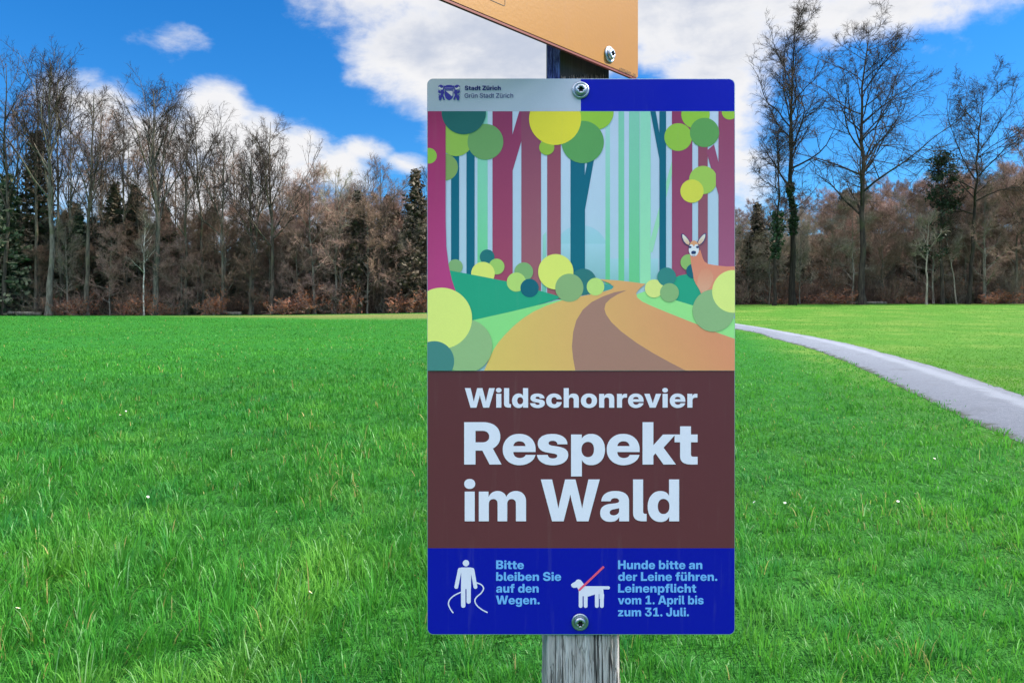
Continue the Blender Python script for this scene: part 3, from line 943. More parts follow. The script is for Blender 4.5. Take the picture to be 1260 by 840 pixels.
yl = np.clip((value_noise(xb, yb, .45, 61) - .6) * 3, 0, 1)[:, None] * np.clip(1.4 - yb / 12, .2, 1)[:, None]
col = col * (1 - .45 * yl) + np.array([.20, .46, .06]) * .45 * yl
pale = (rg.uniform(0, 1, n) < .05 * np.clip(1.5 - yb / 7, 0.04, 1))[:, None]
col = np.where(pale, np.array([.26, .50, .20]), col)
col = np.where(dry, cy_ * rg.uniform(.6, 1.1, (n, 1)), col)
rc = np.array([.055,.185,.016]) * (1 - mixv) + np.array([.12,.262,.032]) * mixv
col = np.where(beyond[:, None], rc, col)
jit = np.clip(1.25 - yb / 16, .35, 1)[:, None]
col = col * (1 + jit * rg.uniform(-.28, .25, (n, 1)))
patch = .78 + .26 * value_noise(xb, yb, 1.1, 71) + .24 * value_noise(xb, yb, 3.7, 72)
col = col * patch[:, None]
root_f = np.array([1, 1, 1, 1, 1.0, 1.0, 1.0])
me = np_mesh(V, [Fq, Ft], True, np.repeat(col, 7, axis=0))
m_grass, t = mat('grass_blades', .52, .22)
a_ = t.n('ShaderNodeAttribute', attribute_name='tint')
t.put(t.b.inputs['Base Color'], a_.outputs['Color'])
ts = t.n('ShaderNodeBsdfTranslucent'); t.put(ts.inputs[0], t.mix(.5, a_.outputs['Color'], (.10, .34, .03)))
mx = t.n('ShaderNodeMixShader'); mx.inputs[0].default_value = .45
t.t.links.new(t.b.outputs[0], mx.inputs[1]); t.t.links.new(ts.outputs[0], mx.inputs[2]); t.t.links.new(mx.outputs[0], t.o.inputs[0])
grass = link('grass', me, m_grass)
tag(grass, 'lush green meadow grass with a few dry blades', 'grass', kind='stuff')

# daisies
m_petal, t = mat('daisy_petals', .6, .3); t.b.inputs['Base Color'].default_value = (.80, .78, .76, 1)
m_eye, t = mat('daisy_eye', .7, .2); t.b.inputs['Base Color'].default_value = (.75, .45, .03, 1)
dm = None
for n, (px, py) in enumerate([(7, 692), (97, 683), (22, 765), (182, 617), (382, 744), (440, 603), (155, 503), (148, 508), (1105, 623), (1127, 613), (985, 632), (966, 625), (1150, 566), (1110, 554), (928, 624), (1000, 660)]):
    x, y = ground_from_photo(px, py + 14)
    if dm is None:
        root = thing('daisy', 'small white daisy in the grass', 'flower', group='daisies scattered over the meadow')
        b = Bag(); c0 = Bag()
        for q in range(11):
            a = q / 11 * 6.283; d = np.array([math.cos(a), math.sin(a), 0]); e = np.array([-d[1], d[0], 0])
            b.add(np.array([d * .002, d * .007 + e * .0025, d * .011 + np.array([0, 0, .002]), d * .007 - e * .0025]), np.array([[0, 1, 2, 3]]))
        link('petals', b.mesh(), m_petal, root)
        th = np.arange(8) / 8 * 6.283
        V = np.concatenate([np.stack([np.cos(th) * .0035, np.sin(th) * .0035, np.zeros(8)], 1), [[0, 0, .004]]])
        c0.add(V, np.array([[q, (q + 1) % 8, 8] for q in range(8)])); link('flower_eye', c0.mesh(True), m_eye, root)
        s0 = Bag(); V, F = tubes(np.array([[[0, 0, -.12], [.004, 0, -.06], [0, 0, -.001]]]), np.full((1, 3), .0012), 4); s0.add(V, F); link('stem', s0.mesh(True), m_ivy, root)
        dm = root; o = root
    else:
        o = dm.copy(); COL.objects.link(o); o['label'] = dm['label']; o['group'] = dm['group']
        for ch in dm.children:
            c = ch.copy(); COL.objects.link(c); c.parent = o
    o.location = (x, y, gz(x, y) + .115); o.rotation_euler = (rs.uniform(.2, .7), rs.uniform(-.4, .4), rs.uniform(0, 6))

# ------------------------------------------------------------------ letter outlines (advance | contour | contour)
GLYPH_BOLD = {'.': '269|229,89 227,105 221,124 213,138 188,163 172,172 155,177 125,178 114,177 96,171 82,163 62,145 62,143 56,138 46,116 42,99 41,80 43,64 48,48 56,32 72,14 82,6 98,-2 114,-7 139,-9 155,-7 172,-2 188,6 205,22 222,48 227,64',
 '1': '645|580,142 435,142 435,728 273,728 94,616 94,463 261,566 261,142 87,142 87,0 580,0',
 '3': '645|602,243 601,260 596,284 587,311 574,337 557,359 536,380 503,400 458,417 424,423 385,425 567,592 567,728 68,728 68,585 359,585 343,568 341,568 325,551 323,551 202,436 202,335 327,335 372,323 396,308 413,290 425,262 428,242 427,217 420,190 409,170 388,147 370,136 350,129 325,125 308,125 287,128 271,133 243,149 228,164 216,182 205,210 201,246 31,246 33,209 39,178 49,148 63,118 81,90 109,60 117,55 128,44 158,24 192,8 234,-4 269,-9 310,-12 349,-11 396,-5 439,7 471,20 499,36 509,45 514,47 526,56 551,81 553,86 567,103 584,133 594,161 600,191',
 'A': '743|741,1 492,727 251,728 2,0 199,0 242,136 497,136 538,0|454,278 286,277 310,352 322,397 335,434 370,562 372,562 409,427',
 'B': '648|626,218 621,256 614,277 605,297 584,326 565,344 548,356 527,367 506,375 489,379 465,381 502,393 527,406 545,419 575,451 585,469 598,507 601,550 599,572 593,599 585,619 572,640 560,655 538,676 515,691 489,704 428,722 394,726 361,728 45,728 45,0 402,1 450,7 479,14 510,25 538,41 559,56 583,80 597,98 611,124 620,152 625,184|441,226 439,200 435,185 426,171 413,158 400,149 367,139 354,138 222,138 222,303 351,303 374,300 388,296 407,287 425,271 435,253|420,519 419,497 410,469 390,448 378,442 360,436 339,433 222,433 222,589 342,589 373,583 385,578 407,558 414,544 419,529',
 'H': '723|678,728 497,728 497,447 226,447 226,728 45,728 45,0 226,0 226,293 497,293 497,0 678,0',
 'J': '576|531,728 350,728 350,216 347,195 341,179 332,165 319,152 305,145 291,141 276,139 258,140 238,145 224,152 211,165 201,181 194,204 193,281 25,281 25,220 28,180 41,124 62,83 81,62 85,55 125,23 171,3 216,-7 267,-11 334,-8 381,3 428,23 462,47 493,82 516,128 527,167 531,215',
 'L': '568|547,154 226,154 226,728 45,728 45,0 547,0',
 'R': '659|643,1 504,275 512,281 520,284 546,304 571,329 588,351 604,381 615,413 621,442 623,471 622,508 614,553 604,584 589,613 571,639 541,668 531,674 524,681 499,695 465,710 423,721 391,726 357,728 45,728 45,0 226,0 226,239 336,239 452,0|446,487 443,451 432,427 427,419 412,404 393,392 369,384 342,381 226,381 226,579 342,579 368,576 393,568 407,560 427,541 442,512',
 'S': '671|639,232 636,265 618,316 601,340 578,363 564,374 532,393 465,418 434,426 326,447 278,461 246,480 237,490 230,504 228,526 232,542 242,560 254,571 270,581 300,591 318,594 349,594 382,589 402,581 418,571 436,553 445,540 452,522 455,500 623,500 620,538 613,568 602,599 579,638 575,641 569,651 544,676 517,695 485,712 451,724 419,732 381,737 345,739 289,737 252,732 220,724 185,712 169,704 152,695 125,676 98,650 83,632 66,603 55,573 48,540 46,507 50,471 60,438 77,406 83,401 95,385 130,355 169,333 214,317 264,304 359,286 396,275 418,266 439,253 447,245 457,229 460,214 459,196 451,177 447,171 428,154 415,147 386,137 365,134 330,133 306,135 287,139 254,153 242,162 227,177 214,197 206,222 205,241 33,241 35,199 40,169 52,134 68,103 85,80 115,51 139,34 173,17 198,8 241,-3 287,-10 349,-12 422,-6 463,3 499,15 533,32 561,50 588,77 603,95 620,125 631,156 637,185',
 'W': '1020|1018,728 823,728 752,410 723,266 716,221 673,423 600,728 421,728 343,397 333,361 305,221 266,419 197,728 2,728 196,0 396,0 498,404 509,465 511,465 532,363 624,0 824,0',
 'Z': '645|620,154 252,154 323,235 352,272 617,589 617,728 34,728 34,574 394,573 334,506 83,205 25,138 25,0 620,0',
 'a': '570|525,357 522,384 515,410 501,440 493,452 465,480 438,497 415,507 388,516 346,524 303,527 249,526 218,522 187,515 160,506 130,491 104,472 90,458 76,440 65,420 55,395 50,377 47,348 207,348 214,372 229,389 244,397 268,403 305,402 329,394 335,390 348,375 352,365 353,349 348,335 335,324 297,314 254,308 192,303 148,294 108,279 72,255 58,241 44,220 33,193 28,168 27,138 31,105 39,78 50,58 59,46 76,29 93,17 113,7 135,-1 159,-6 212,-9 255,-4 282,4 294,10 317,26 331,40 345,58 351,70 355,72 355,0 525,0|354,231 354,179 351,161 348,152 341,141 318,119 285,106 252,103 219,110 199,125 192,141 192,164 196,175 211,191 238,204 262,210 282,212 285,214 326,221 344,226',
 'b': '614|589,268 583,329 576,358 561,397 545,428 527,453 501,479 494,483 484,493 456,509 427,519 391,526 359,527 319,522 294,514 261,495 238,473 219,447 219,728 46,728 46,0 218,0 218,79 233,51 258,24 282,7 316,-6 345,-11 391,-10 430,-3 456,7 484,22 492,30 503,37 528,62 546,87 558,109 571,141 582,180 587,215|413,268 410,218 402,187 387,161 369,143 349,132 333,128 309,127 290,130 268,139 256,147 242,162 233,174 221,200 213,236 213,281 221,317 233,343 242,355 261,373 287,386 309,390 333,389 349,385 369,374 387,356 402,330 410,300',
 'c': '571|548,317 546,336 537,373 528,395 515,418 503,436 470,470 442,489 397,511 341,524 283,527 251,525 216,519 168,501 123,475 93,447 88,439 77,428 58,400 44,368 33,335 27,300 25,248 27,216 33,180 44,147 56,120 77,87 92,72 92,70 123,41 152,22 192,4 251,-10 283,-12 324,-11 373,-3 404,7 439,24 476,50 496,70 518,99 535,135 543,159 548,207 381,207 379,191 369,165 366,163 360,152 350,142 339,135 323,128 309,125 280,126 257,133 244,141 230,155 218,172 207,201 203,218 200,248 202,292 207,315 218,344 230,361 244,375 255,382 280,390 301,391 316,389 336,383 350,374 365,358 374,342 379,326 381,311 548,311',
 'd': '614|568,728 394,728 394,447 391,449 379,469 353,495 336,506 295,522 270,526 238,527 213,525 187,519 158,509 135,496 113,479 87,453 69,428 52,397 45,379 31,329 25,269 27,215 31,186 41,144 52,117 68,87 86,62 112,36 125,27 129,22 157,7 178,-1 212,-9 268,-11 293,-7 323,3 338,11 357,25 380,51 396,80 396,0 568,0|401,268 398,219 389,190 381,174 372,162 352,143 338,135 324,130 304,127 281,128 265,132 244,143 226,161 212,187 205,210 201,234 200,269 203,299 212,330 226,356 244,374 258,382 281,389 304,390 327,386 352,373 375,351 389,327 398,298',
 'e': '574|551,276 547,315 541,342 526,383 509,415 494,436 460,470 440,485 413,500 395,508 350,522 302,527 247,525 213,519 183,509 151,493 123,474 108,459 106,459 77,427 51,382 33,334 27,299 25,268 27,217 33,182 44,149 59,117 77,88 92,73 92,71 123,42 152,23 168,15 216,-3 263,-11 300,-12 328,-10 357,-6 397,5 411,10 463,38 472,47 484,55 507,78 519,93 535,123 548,166 392,166 385,150 365,130 350,122 324,114 304,112 280,113 253,120 230,133 218,144 203,169 197,188 194,215 551,215|389,323 389,317 195,317 199,338 208,357 216,369 228,381 250,393 262,397 284,400 323,397 342,390 357,381 367,371 379,353',
 'f': '403|383,728 279,728 234,724 203,718 185,712 164,701 147,689 134,676 122,658 108,621 103,577 103,516 9,516 9,382 103,382 103,0 277,0 277,382 383,382 383,516 277,516 278,557 284,576 293,585 305,591 324,594 383,594',
 'g': '614|568,516 395,516 394,445 378,470 358,490 335,506 320,513 280,525 254,527 213,525 187,519 158,509 130,493 127,489 112,479 87,454 69,429 52,399 33,342 27,305 25,254 31,195 40,159 63,110 86,76 106,56 126,42 129,38 157,22 187,12 212,7 256,4 301,11 338,25 356,38 380,63 395,91 395,1 390,-33 382,-50 374,-61 360,-74 344,-82 326,-87 308,-89 286,-88 260,-83 237,-71 222,-54 216,-39 50,-39 63,-87 81,-119 108,-151 138,-173 168,-189 195,-198 260,-210 313,-211 381,-205 411,-198 443,-187 473,-171 495,-156 518,-133 536,-109 550,-80 560,-49 567,0|401,275 399,235 395,216 389,200 375,177 352,155 338,147 314,140 281,140 265,144 244,155 226,172 211,200 203,228 200,257 201,290 207,321 211,333 226,360 244,378 265,388 290,393 314,392 338,385 359,372 375,356 389,332 398,304',
 'h': '604|559,332 553,389 539,432 527,455 516,470 497,489 491,492 479,503 456,514 435,521 412,525 376,527 344,524 313,517 285,504 261,486 240,465 219,433 219,728 46,728 46,0 219,0 219,287 223,317 235,347 249,362 268,373 297,379 324,378 353,366 366,354 381,325 385,298 385,0 559,0',
 'i': '265|219,516 46,516 46,0 219,0|227,653 225,669 220,685 212,700 198,714 187,722 168,731 147,735 127,736 93,730 67,715 52,700 44,685 39,670 37,644 39,629 44,614 52,599 77,576 110,564 142,563 165,567 187,576 212,599 220,614 225,629',
 'k': '572|580,1 382,290 572,516 373,516 226,340 219,335 219,728 46,728 46,0 219,0 219,151 252,191 255,190 381,0',
 'l': '294|280,130 247,130 233,135 225,143 219,163 219,728 46,728 46,142 48,112 57,81 70,55 79,47 79,45 90,34 116,19 145,9 182,2 280,0',
 'm': '906|860,357 856,394 851,412 840,439 826,462 796,493 777,505 754,516 713,526 676,527 649,524 625,518 599,508 573,493 546,468 534,452 524,433 521,423 519,423 509,451 502,462 499,464 495,472 474,493 447,510 423,520 401,525 362,527 338,524 302,514 284,505 269,495 243,470 228,450 214,419 213,516 46,516 46,0 219,0 219,306 221,322 229,348 247,371 264,381 290,387 313,386 340,375 359,354 369,325 370,0 536,0 536,318 544,346 557,365 563,371 579,381 605,387 628,386 655,375 675,354 685,325 686,0 860,0',
 'n': '604|559,332 553,389 539,432 527,455 516,470 497,489 491,492 479,503 456,514 431,522 389,527 344,524 313,517 285,504 261,486 240,465 217,430 217,516 46,516 46,0 219,0 219,287 223,317 235,347 249,362 268,373 297,379 324,378 353,366 366,354 381,325 385,298 385,0 559,0',
 'o': '596|571,268 569,300 563,336 548,378 537,401 518,429 512,434 501,449 481,467 442,494 410,509 377,519 341,525 308,527 256,525 220,519 192,511 154,494 125,475 104,458 78,429 55,393 44,369 33,336 27,300 25,268 27,215 33,179 44,146 59,114 78,86 93,71 93,69 125,40 154,22 177,11 220,-3 269,-11 308,-12 341,-10 377,-3 404,5 442,22 471,40 476,46 491,57 518,86 541,122 552,146 563,179 569,215|396,268 393,217 384,187 368,159 355,146 338,134 323,129 305,126 282,127 258,134 242,145 228,159 212,187 204,216 200,247 201,281 206,308 213,331 228,357 247,375 260,382 283,389 314,389 336,382 356,369 368,357 384,329 393,299',
 'p': '614|589,268 583,329 576,358 561,397 545,428 527,453 501,479 494,483 484,493 456,509 427,519 391,526 343,526 315,521 285,510 260,495 237,474 222,451 218,449 218,516 46,516 46,-204 219,-204 219,77 222,76 236,49 265,19 292,3 320,-7 337,-10 391,-10 430,-3 456,7 475,17 503,37 528,62 546,87 562,117 571,141 584,193 588,229|413,268 410,218 402,187 387,161 369,143 349,132 333,128 309,127 290,130 268,139 256,147 242,162 233,174 221,200 213,236 213,281 221,317 233,343 242,355 261,373 287,386 309,390 333,389 349,385 369,374 387,356 402,330 410,300',
 'r': '398|388,517 314,516 294,512 267,501 258,496 233,468 222,446 215,424 214,516 46,516 46,0 219,0 219,270 226,307 231,322 243,341 260,357 281,369 304,375 388,374',
 's': '542|521,173 517,203 512,219 503,235 480,261 463,274 434,288 397,300 362,308 250,327 219,340 214,345 207,358 206,371 209,382 223,396 232,402 251,407 281,408 301,405 315,400 324,394 338,380 343,372 349,348 508,348 506,376 501,397 487,428 477,444 455,467 447,472 442,478 420,492 379,510 331,522 306,525 249,526 196,521 171,516 143,506 114,493 94,481 61,448 50,430 39,404 35,384 33,353 36,326 43,301 56,277 78,253 85,249 94,240 117,227 156,213 311,183 329,175 341,163 345,151 344,138 340,130 327,117 314,111 292,106 265,106 244,109 230,114 216,122 201,140 195,152 193,166 21,166 26,137 33,114 45,91 59,70 87,43 119,22 149,8 176,-1 224,-10 259,-13 303,-12 341,-8 374,-1 404,9 432,22 455,37 491,72 504,93 515,118 520,147',
 't': '397|377,516 271,516 271,656 97,656 97,516 9,516 9,382 97,382 97,141 100,109 108,80 122,55 143,33 167,19 196,9 232,2 268,0 377,0 377,134 302,134 288,138 276,147 271,170 271,382 377,382',
 'u': '604|559,516 385,516 385,229 382,204 375,179 365,164 347,147 316,137 281,138 252,150 236,166 224,191 219,223 219,516 46,516 47,157 55,113 65,84 78,60 92,42 110,24 147,2 173,-6 209,-11 260,-9 291,-1 320,12 340,27 364,51 387,84 387,0 559,0',
 'v': '575|574,516 394,516 323,284 290,160 255,284 183,516 1,516 189,0 387,1',
 'z': '545|497,133 256,133 256,136 266,145 295,179 493,395 493,516 47,516 47,381 290,381 290,379 280,370 260,346 249,336 249,334 239,325 239,323 229,314 229,312 219,303 219,301 209,292 209,290 199,281 179,257 168,247 168,245 158,236 158,234 148,225 148,223 138,214 138,212 128,203 128,201 118,192 98,168 47,114 47,0 497,0',
 'ü': '604|559,516 385,516 385,229 382,204 375,179 365,164 347,147 316,137 281,138 252,150 236,166 224,191 219,223 219,516 46,516 47,157 55,113 65,84 78,60 92,42 110,24 147,2 173,-6 209,-11 260,-9 291,-1 320,12 340,27 364,51 387,84 387,0 559,0|281,654 279,670 274,685 266,700 253,714 242,722 224,731 204,735 185,736 160,732 147,727 129,715 114,700 105,682 101,664 100,646 106,616 114,601 128,586 147,574 162,568 180,565 199,565 211,566 239,576 260,594 274,615 279,631|504,659 503,670 498,685 490,700 477,714 466,722 448,731 428,735 409,736 380,731 371,727 353,715 338,700 329,682 325,664 324,646 330,616 338,601 352,586 371,574 386,568 404,565 423,565 435,566 460,575 475,585 484,594 493,606 500,621 503,631'}
GLYPH_REGULAR = {'-': '647|483,347 162,347 162,263 483,263',
 '0': '647|583,377 576,474 566,522 553,565 534,607 515,639 483,676 464,693 434,713 397,728 365,735 330,738 282,735 250,728 213,713 183,693 153,665 112,605 96,568 81,522 71,474 64,377 70,260 91,171 113,120 132,88 152,63 182,34 213,15 249,0 282,-8 353,-9 398,0 434,15 465,34 495,63 515,88 536,122 552,159 567,209 577,260|491,374 486,276 472,209 447,149 432,126 411,105 395,93 371,81 342,75 304,75 273,82 252,93 215,126 186,178 167,239 160,286 156,374 161,452 175,518 186,550 200,578 215,601 236,623 252,635 273,645 296,652 317,654 351,652 368,647 395,635 411,623 432,601 447,578 461,550 472,518 486,452',
 '1': '647|561,82 395,82 395,728 285,728 120,610 120,510 292,633 300,635 300,82 107,82 107,0 561,0',
 '2': '647|560,85 220,85 220,90 442,312 501,384 528,430 543,469 550,504 551,535 544,583 535,610 521,637 483,682 438,713 387,731 358,736 314,738 256,731 227,722 200,709 159,680 135,654 118,630 96,576 90,546 89,510 181,510 184,548 190,570 207,602 230,627 278,650 330,654 361,650 391,640 412,627 431,609 446,586 454,565 459,535 458,506 452,479 441,451 404,398 336,324 87,74 87,0 560,0',
 '3': '647|567,219 561,268 551,297 536,325 495,370 452,397 412,412 371,419 320,419 536,651 536,728 102,728 102,643 411,643 411,638 220,433 220,357 324,356 369,347 394,338 424,318 452,287 467,249 471,222 467,174 460,153 444,127 424,107 395,89 360,78 327,74 292,75 258,81 239,88 206,107 183,131 172,150 166,165 160,200 62,200 66,167 74,136 85,111 113,70 137,47 184,17 247,-4 278,-9 333,-10 354,-9 415,4 474,33 517,72 535,95 550,123 559,149 565,178',
 '4': '647|597,240 494,240 494,454 403,454 403,240 154,240 154,245 165,263 454,727 357,728 50,235 50,155 402,155 402,0 494,0 494,155 597,155',
 '5': '647|564,249 560,289 546,337 538,356 516,392 484,426 452,449 425,463 403,471 362,479 323,480 296,477 271,472 244,462 219,449 192,427 188,427 210,643 527,643 527,728 127,728 91,347 182,339 199,358 220,373 259,389 306,396 341,395 360,391 403,371 439,336 461,294 470,240 468,208 462,178 449,149 436,129 414,106 398,95 361,79 335,75 309,74 280,78 232,98 208,119 188,146 177,176 174,195 80,195 83,164 97,119 112,92 131,67 172,31 220,7 253,-3 294,-9 345,-9 388,-2 418,8 447,22 488,52 515,82 533,108 557,171 562,198',
 '6': '647|561,244 554,294 533,348 508,384 480,411 456,427 430,440 403,448 346,456 301,452 255,432 462,727 357,728 164,446 125,379 109,344 91,290 85,240 87,195 93,164 105,129 116,105 133,79 163,47 177,35 229,6 261,-4 315,-10 360,-8 390,-3 448,20 473,37 514,78 537,116 554,161 559,191|469,238 468,204 464,184 452,151 440,131 412,102 399,93 382,84 346,74 313,73 282,78 256,88 232,104 215,121 198,146 187,169 179,204 178,240 183,273 188,291 207,325 232,351 247,362 274,374 300,380 333,381 361,377 391,366 412,353 440,324 452,304 464,272',
 '7': '647|560,728 87,728 87,643 460,643 460,638 438,594 137,0 240,1 560,637',
 '8': '647|575,205 564,261 545,300 532,317 503,346 486,357 465,368 427,379 429,382 457,391 492,414 520,447 541,489 548,537 546,574 533,620 507,660 481,686 438,714 386,732 347,737 287,736 238,726 204,712 161,683 127,645 107,604 99,564 100,513 105,489 115,465 131,438 143,424 169,402 220,379 181,368 143,346 114,317 96,290 82,261 73,221 74,163 88,113 116,71 141,47 164,30 218,5 251,-4 284,-9 341,-10 390,-5 422,3 482,30 516,57 543,87 558,113 568,140 574,172|478,208 477,178 468,148 459,131 434,105 412,91 385,80 334,72 296,73 261,80 237,89 208,107 186,131 177,148 171,166 167,194 171,233 178,252 193,277 214,300 260,325 283,332 312,335 367,331 400,319 431,300 450,281 466,256 474,234|454,545 450,501 444,484 430,462 406,439 390,429 361,419 332,415 301,416 278,421 254,430 227,449 212,466 201,486 192,527 196,572 208,600 217,613 253,641 301,655 345,655 362,652 391,642 407,632 438,600 450,571',
 'G': '741|685,367 404,367 404,284 590,284 585,232 564,177 549,154 526,130 485,102 436,84 390,79 348,81 317,88 284,100 249,122 215,153 195,180 178,212 156,279 149,352 151,411 156,449 165,482 190,539 214,574 239,599 260,615 289,631 344,646 388,649 435,643 465,633 491,620 532,586 560,548 581,496 680,496 667,549 647,590 618,633 579,671 523,706 477,724 430,735 371,738 331,735 291,727 250,713 209,692 175,666 142,633 118,602 96,565 75,513 63,472 59,445 53,354 63,255 78,206 94,167 115,130 145,91 179,58 210,36 250,15 293,0 333,-8 393,-10 428,-8 467,-1 533,24 572,47 624,98 654,146 675,201 684,255',
 'S': '635|585,211 581,245 568,281 547,312 521,337 489,359 438,383 293,423 228,447 205,460 183,479 168,504 164,523 164,554 169,572 183,597 199,614 220,629 251,643 307,652 342,651 377,645 404,635 429,620 450,601 462,583 472,560 477,532 572,532 564,587 553,614 538,640 512,670 478,697 428,721 387,732 312,738 250,732 191,713 159,696 138,681 115,659 85,615 75,587 69,554 71,494 80,463 96,435 121,407 144,389 181,368 216,353 260,339 380,307 439,282 452,274 472,255 481,241 490,207 488,179 479,151 468,132 443,108 422,96 385,82 347,75 307,74 272,78 242,86 199,108 173,133 163,149 150,185 148,208 49,208 58,151 70,118 85,90 124,47 179,14 212,2 277,-11 362,-11 435,4 469,18 512,45 539,71 553,90 568,116 578,144 583,168',
 'Z': '627|578,85 163,84 241,185 574,655 574,728 54,728 54,642 462,643 402,566 51,72 51,0 578,0',
 'a': '549|479,372 475,406 467,434 442,478 412,506 357,532 329,539 283,544 224,540 159,521 137,509 106,486 87,466 74,447 63,423 56,402 58,400 145,383 160,414 176,431 198,447 245,463 305,463 342,450 356,441 367,429 384,395 387,357 381,340 366,329 339,322 222,308 155,294 105,272 74,248 59,229 49,207 42,177 41,146 49,97 66,62 79,45 111,18 155,-1 197,-10 252,-10 302,1 342,23 372,53 382,72 388,74 388,0 479,0|387,267 387,188 378,148 371,133 355,112 323,86 303,77 268,69 210,70 184,77 166,87 151,100 142,113 134,142 137,174 150,197 168,212 208,229 346,251 380,261',
 'c': '557|515,155 426,171 414,138 398,114 373,91 351,80 320,71 266,71 224,84 206,96 186,115 160,154 142,211 138,252 139,296 142,320 155,366 177,407 206,437 226,449 247,457 286,463 315,462 351,453 372,442 402,414 418,387 424,365 514,381 503,416 485,449 468,471 437,500 404,520 354,538 316,544 253,542 222,536 192,526 161,509 135,490 113,468 93,442 64,385 52,346 45,275 51,192 64,147 93,90 113,64 135,42 161,23 192,7 222,-3 262,-10 318,-11 375,1 420,22 447,41 470,64 487,85 500,109',
 'd': '599|528,728 436,728 436,452 429,454 410,483 385,508 349,530 298,543 238,542 182,526 153,510 108,470 73,413 56,364 46,311 46,223 60,155 75,115 108,64 141,32 182,7 211,-3 248,-10 297,-10 331,-4 365,12 390,30 410,50 431,82 439,83 439,0 528,0|439,282 436,217 422,164 409,138 393,116 371,95 351,83 314,72 294,70 264,72 240,78 209,94 187,113 169,138 155,166 143,210 138,253 139,299 147,344 163,387 177,409 206,438 226,450 263,461 294,463 331,457 352,450 371,438 400,410 422,371 435,325',
 'h': '580|509,354 508,374 497,426 472,475 449,500 431,514 399,531 376,538 315,544 261,535 224,517 199,498 174,469 163,449 163,728 71,728 71,0 163,0 163,329 167,363 180,398 195,419 213,436 243,452 287,461 325,459 368,442 388,424 399,409 410,383 417,336 417,0 509,0',
 'i': '233|163,536 71,536 71,0 163,0|179,692 169,720 152,736 131,744 111,745 82,736 65,720 56,699 55,680 65,652 77,640 95,630 120,626 152,636 169,652 178,673',
 'n': '580|509,346 503,403 496,429 484,455 472,475 449,500 431,514 405,528 376,538 329,544 291,542 261,535 224,517 199,498 174,469 160,444 160,536 71,536 71,0 163,0 163,329 167,363 180,398 195,419 213,436 243,452 287,461 325,459 368,442 388,424 399,409 410,383 417,336 417,0 509,0',
 'r': '362|341,541 274,542 228,527 203,510 184,490 164,452 159,452 159,536 71,536 71,0 163,0 163,340 167,369 172,384 188,412 225,442 252,452 279,456 317,455 341,451',
 't': '326|305,5 293,79 254,75 217,79 203,87 194,98 189,109 186,130 186,458 295,458 295,536 186,536 186,669 94,669 94,536 9,536 9,458 94,458 94,122 96,98 102,75 115,49 135,27 151,15 174,5 234,-5 286,-2 305,2',
 'ü': '580|509,536 417,536 417,207 411,169 399,138 389,123 367,100 337,84 292,75 255,77 232,83 212,94 192,112 181,127 170,153 163,199 163,536 71,536 72,162 83,110 96,81 108,61 140,28 181,5 209,-3 264,-8 312,-1 343,11 372,30 405,66 420,93 420,0 509,0|246,692 242,710 226,731 200,744 181,745 153,735 137,720 130,704 127,683 137,652 149,640 169,629 193,627 211,631 232,647 243,665|452,692 448,710 427,735 406,744 380,744 359,735 342,717 335,700 335,672 344,652 362,635 379,628 407,628 427,637 442,652 451,672'}

# ================================================================== the post
SY = 0.9                       # distance of the notice's face
PXM = SY / FPX                 # metres per photo pixel on that face


def zrow(py, Y=SY): return EYE + (HOR - py) * Y / FPX


m_post, t = mat('weathered_wood', .85, .2)
tc = t.n('ShaderNodeTexCoord'); P = tc.outputs['Object']
gr = t.noise(t.mapping(P, scale=(90, 90, 5)), 1.0, 7, .7, .5)
gr2 = t.noise(t.mapping(P, scale=(260, 260, 16)), 1.0, 4, .7, .3)
lg = t.noise(t.mapping(P, scale=(18, 18, 3)), 1.0, 4, .6)
c = t.ramp(gr, [(.25, (.07, .062, .058)), (.40, (.37, .34, .33)), (.6, (.58, .545, .55)), (.8, (.72, .69, .69))])
c = t.mix(t.smooth(gr2, .5, .33, 0, .75), c, (.10, .085, .075))
c = t.mix(t.smooth(lg, .5, .75, 0, .4), c, (.36, .29, .23))
ck = t.noise(t.mapping(P, scale=(46, 46, 1.6)), 1.0, 3, .6, .25)
crack = t.smooth(t.m('ABSOLUTE', t.m('SUBTRACT', ck, .5)), .016, .004)
ck2 = t.noise(t.mapping(P, scale=(150, 150, 9)), 1.0, 3, .6, .4)
crack = t.m('MAXIMUM', crack, t.m('MULTIPLY', t.smooth(t.m('ABSOLUTE', t.m('SUBTRACT', ck2, .47)), .016, .003), .5))
c = t.mix(t.m('MULTIPLY', crack, .93), c, (.02, .017, .018))
t.put(t.b.inputs['Base Color'], c)
bump(t, t.m('SUBTRACT', t.m('ADD', gr, t.m('MULTIPLY', gr2, .6)), t.m('MULTIPLY', crack, .8)), 1.0, .004)
m_split, t = mat('split_wood', .9, .1)
P = t.n('ShaderNodeTexCoord').outputs['Object']
n1 = t.noise(t.mapping(P, scale=(220, 220, 25)), 1.0, 4, .6)
t.put(t.b.inputs['Base Color'], t.mix(n1, (.30, .25, .19), (.80, .73, .63)))
m_blueshade, t = mat('blue_shaded_wood', .7, .3)  # wood in blue skylit shade, with that shade put into the colour
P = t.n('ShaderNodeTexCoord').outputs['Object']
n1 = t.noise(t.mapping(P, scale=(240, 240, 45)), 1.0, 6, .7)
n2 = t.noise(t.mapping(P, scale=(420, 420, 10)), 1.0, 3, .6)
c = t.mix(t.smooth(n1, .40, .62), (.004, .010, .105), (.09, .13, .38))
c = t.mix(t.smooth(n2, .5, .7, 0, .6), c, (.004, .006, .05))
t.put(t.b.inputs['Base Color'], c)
bump(t, n1, .6, .002)

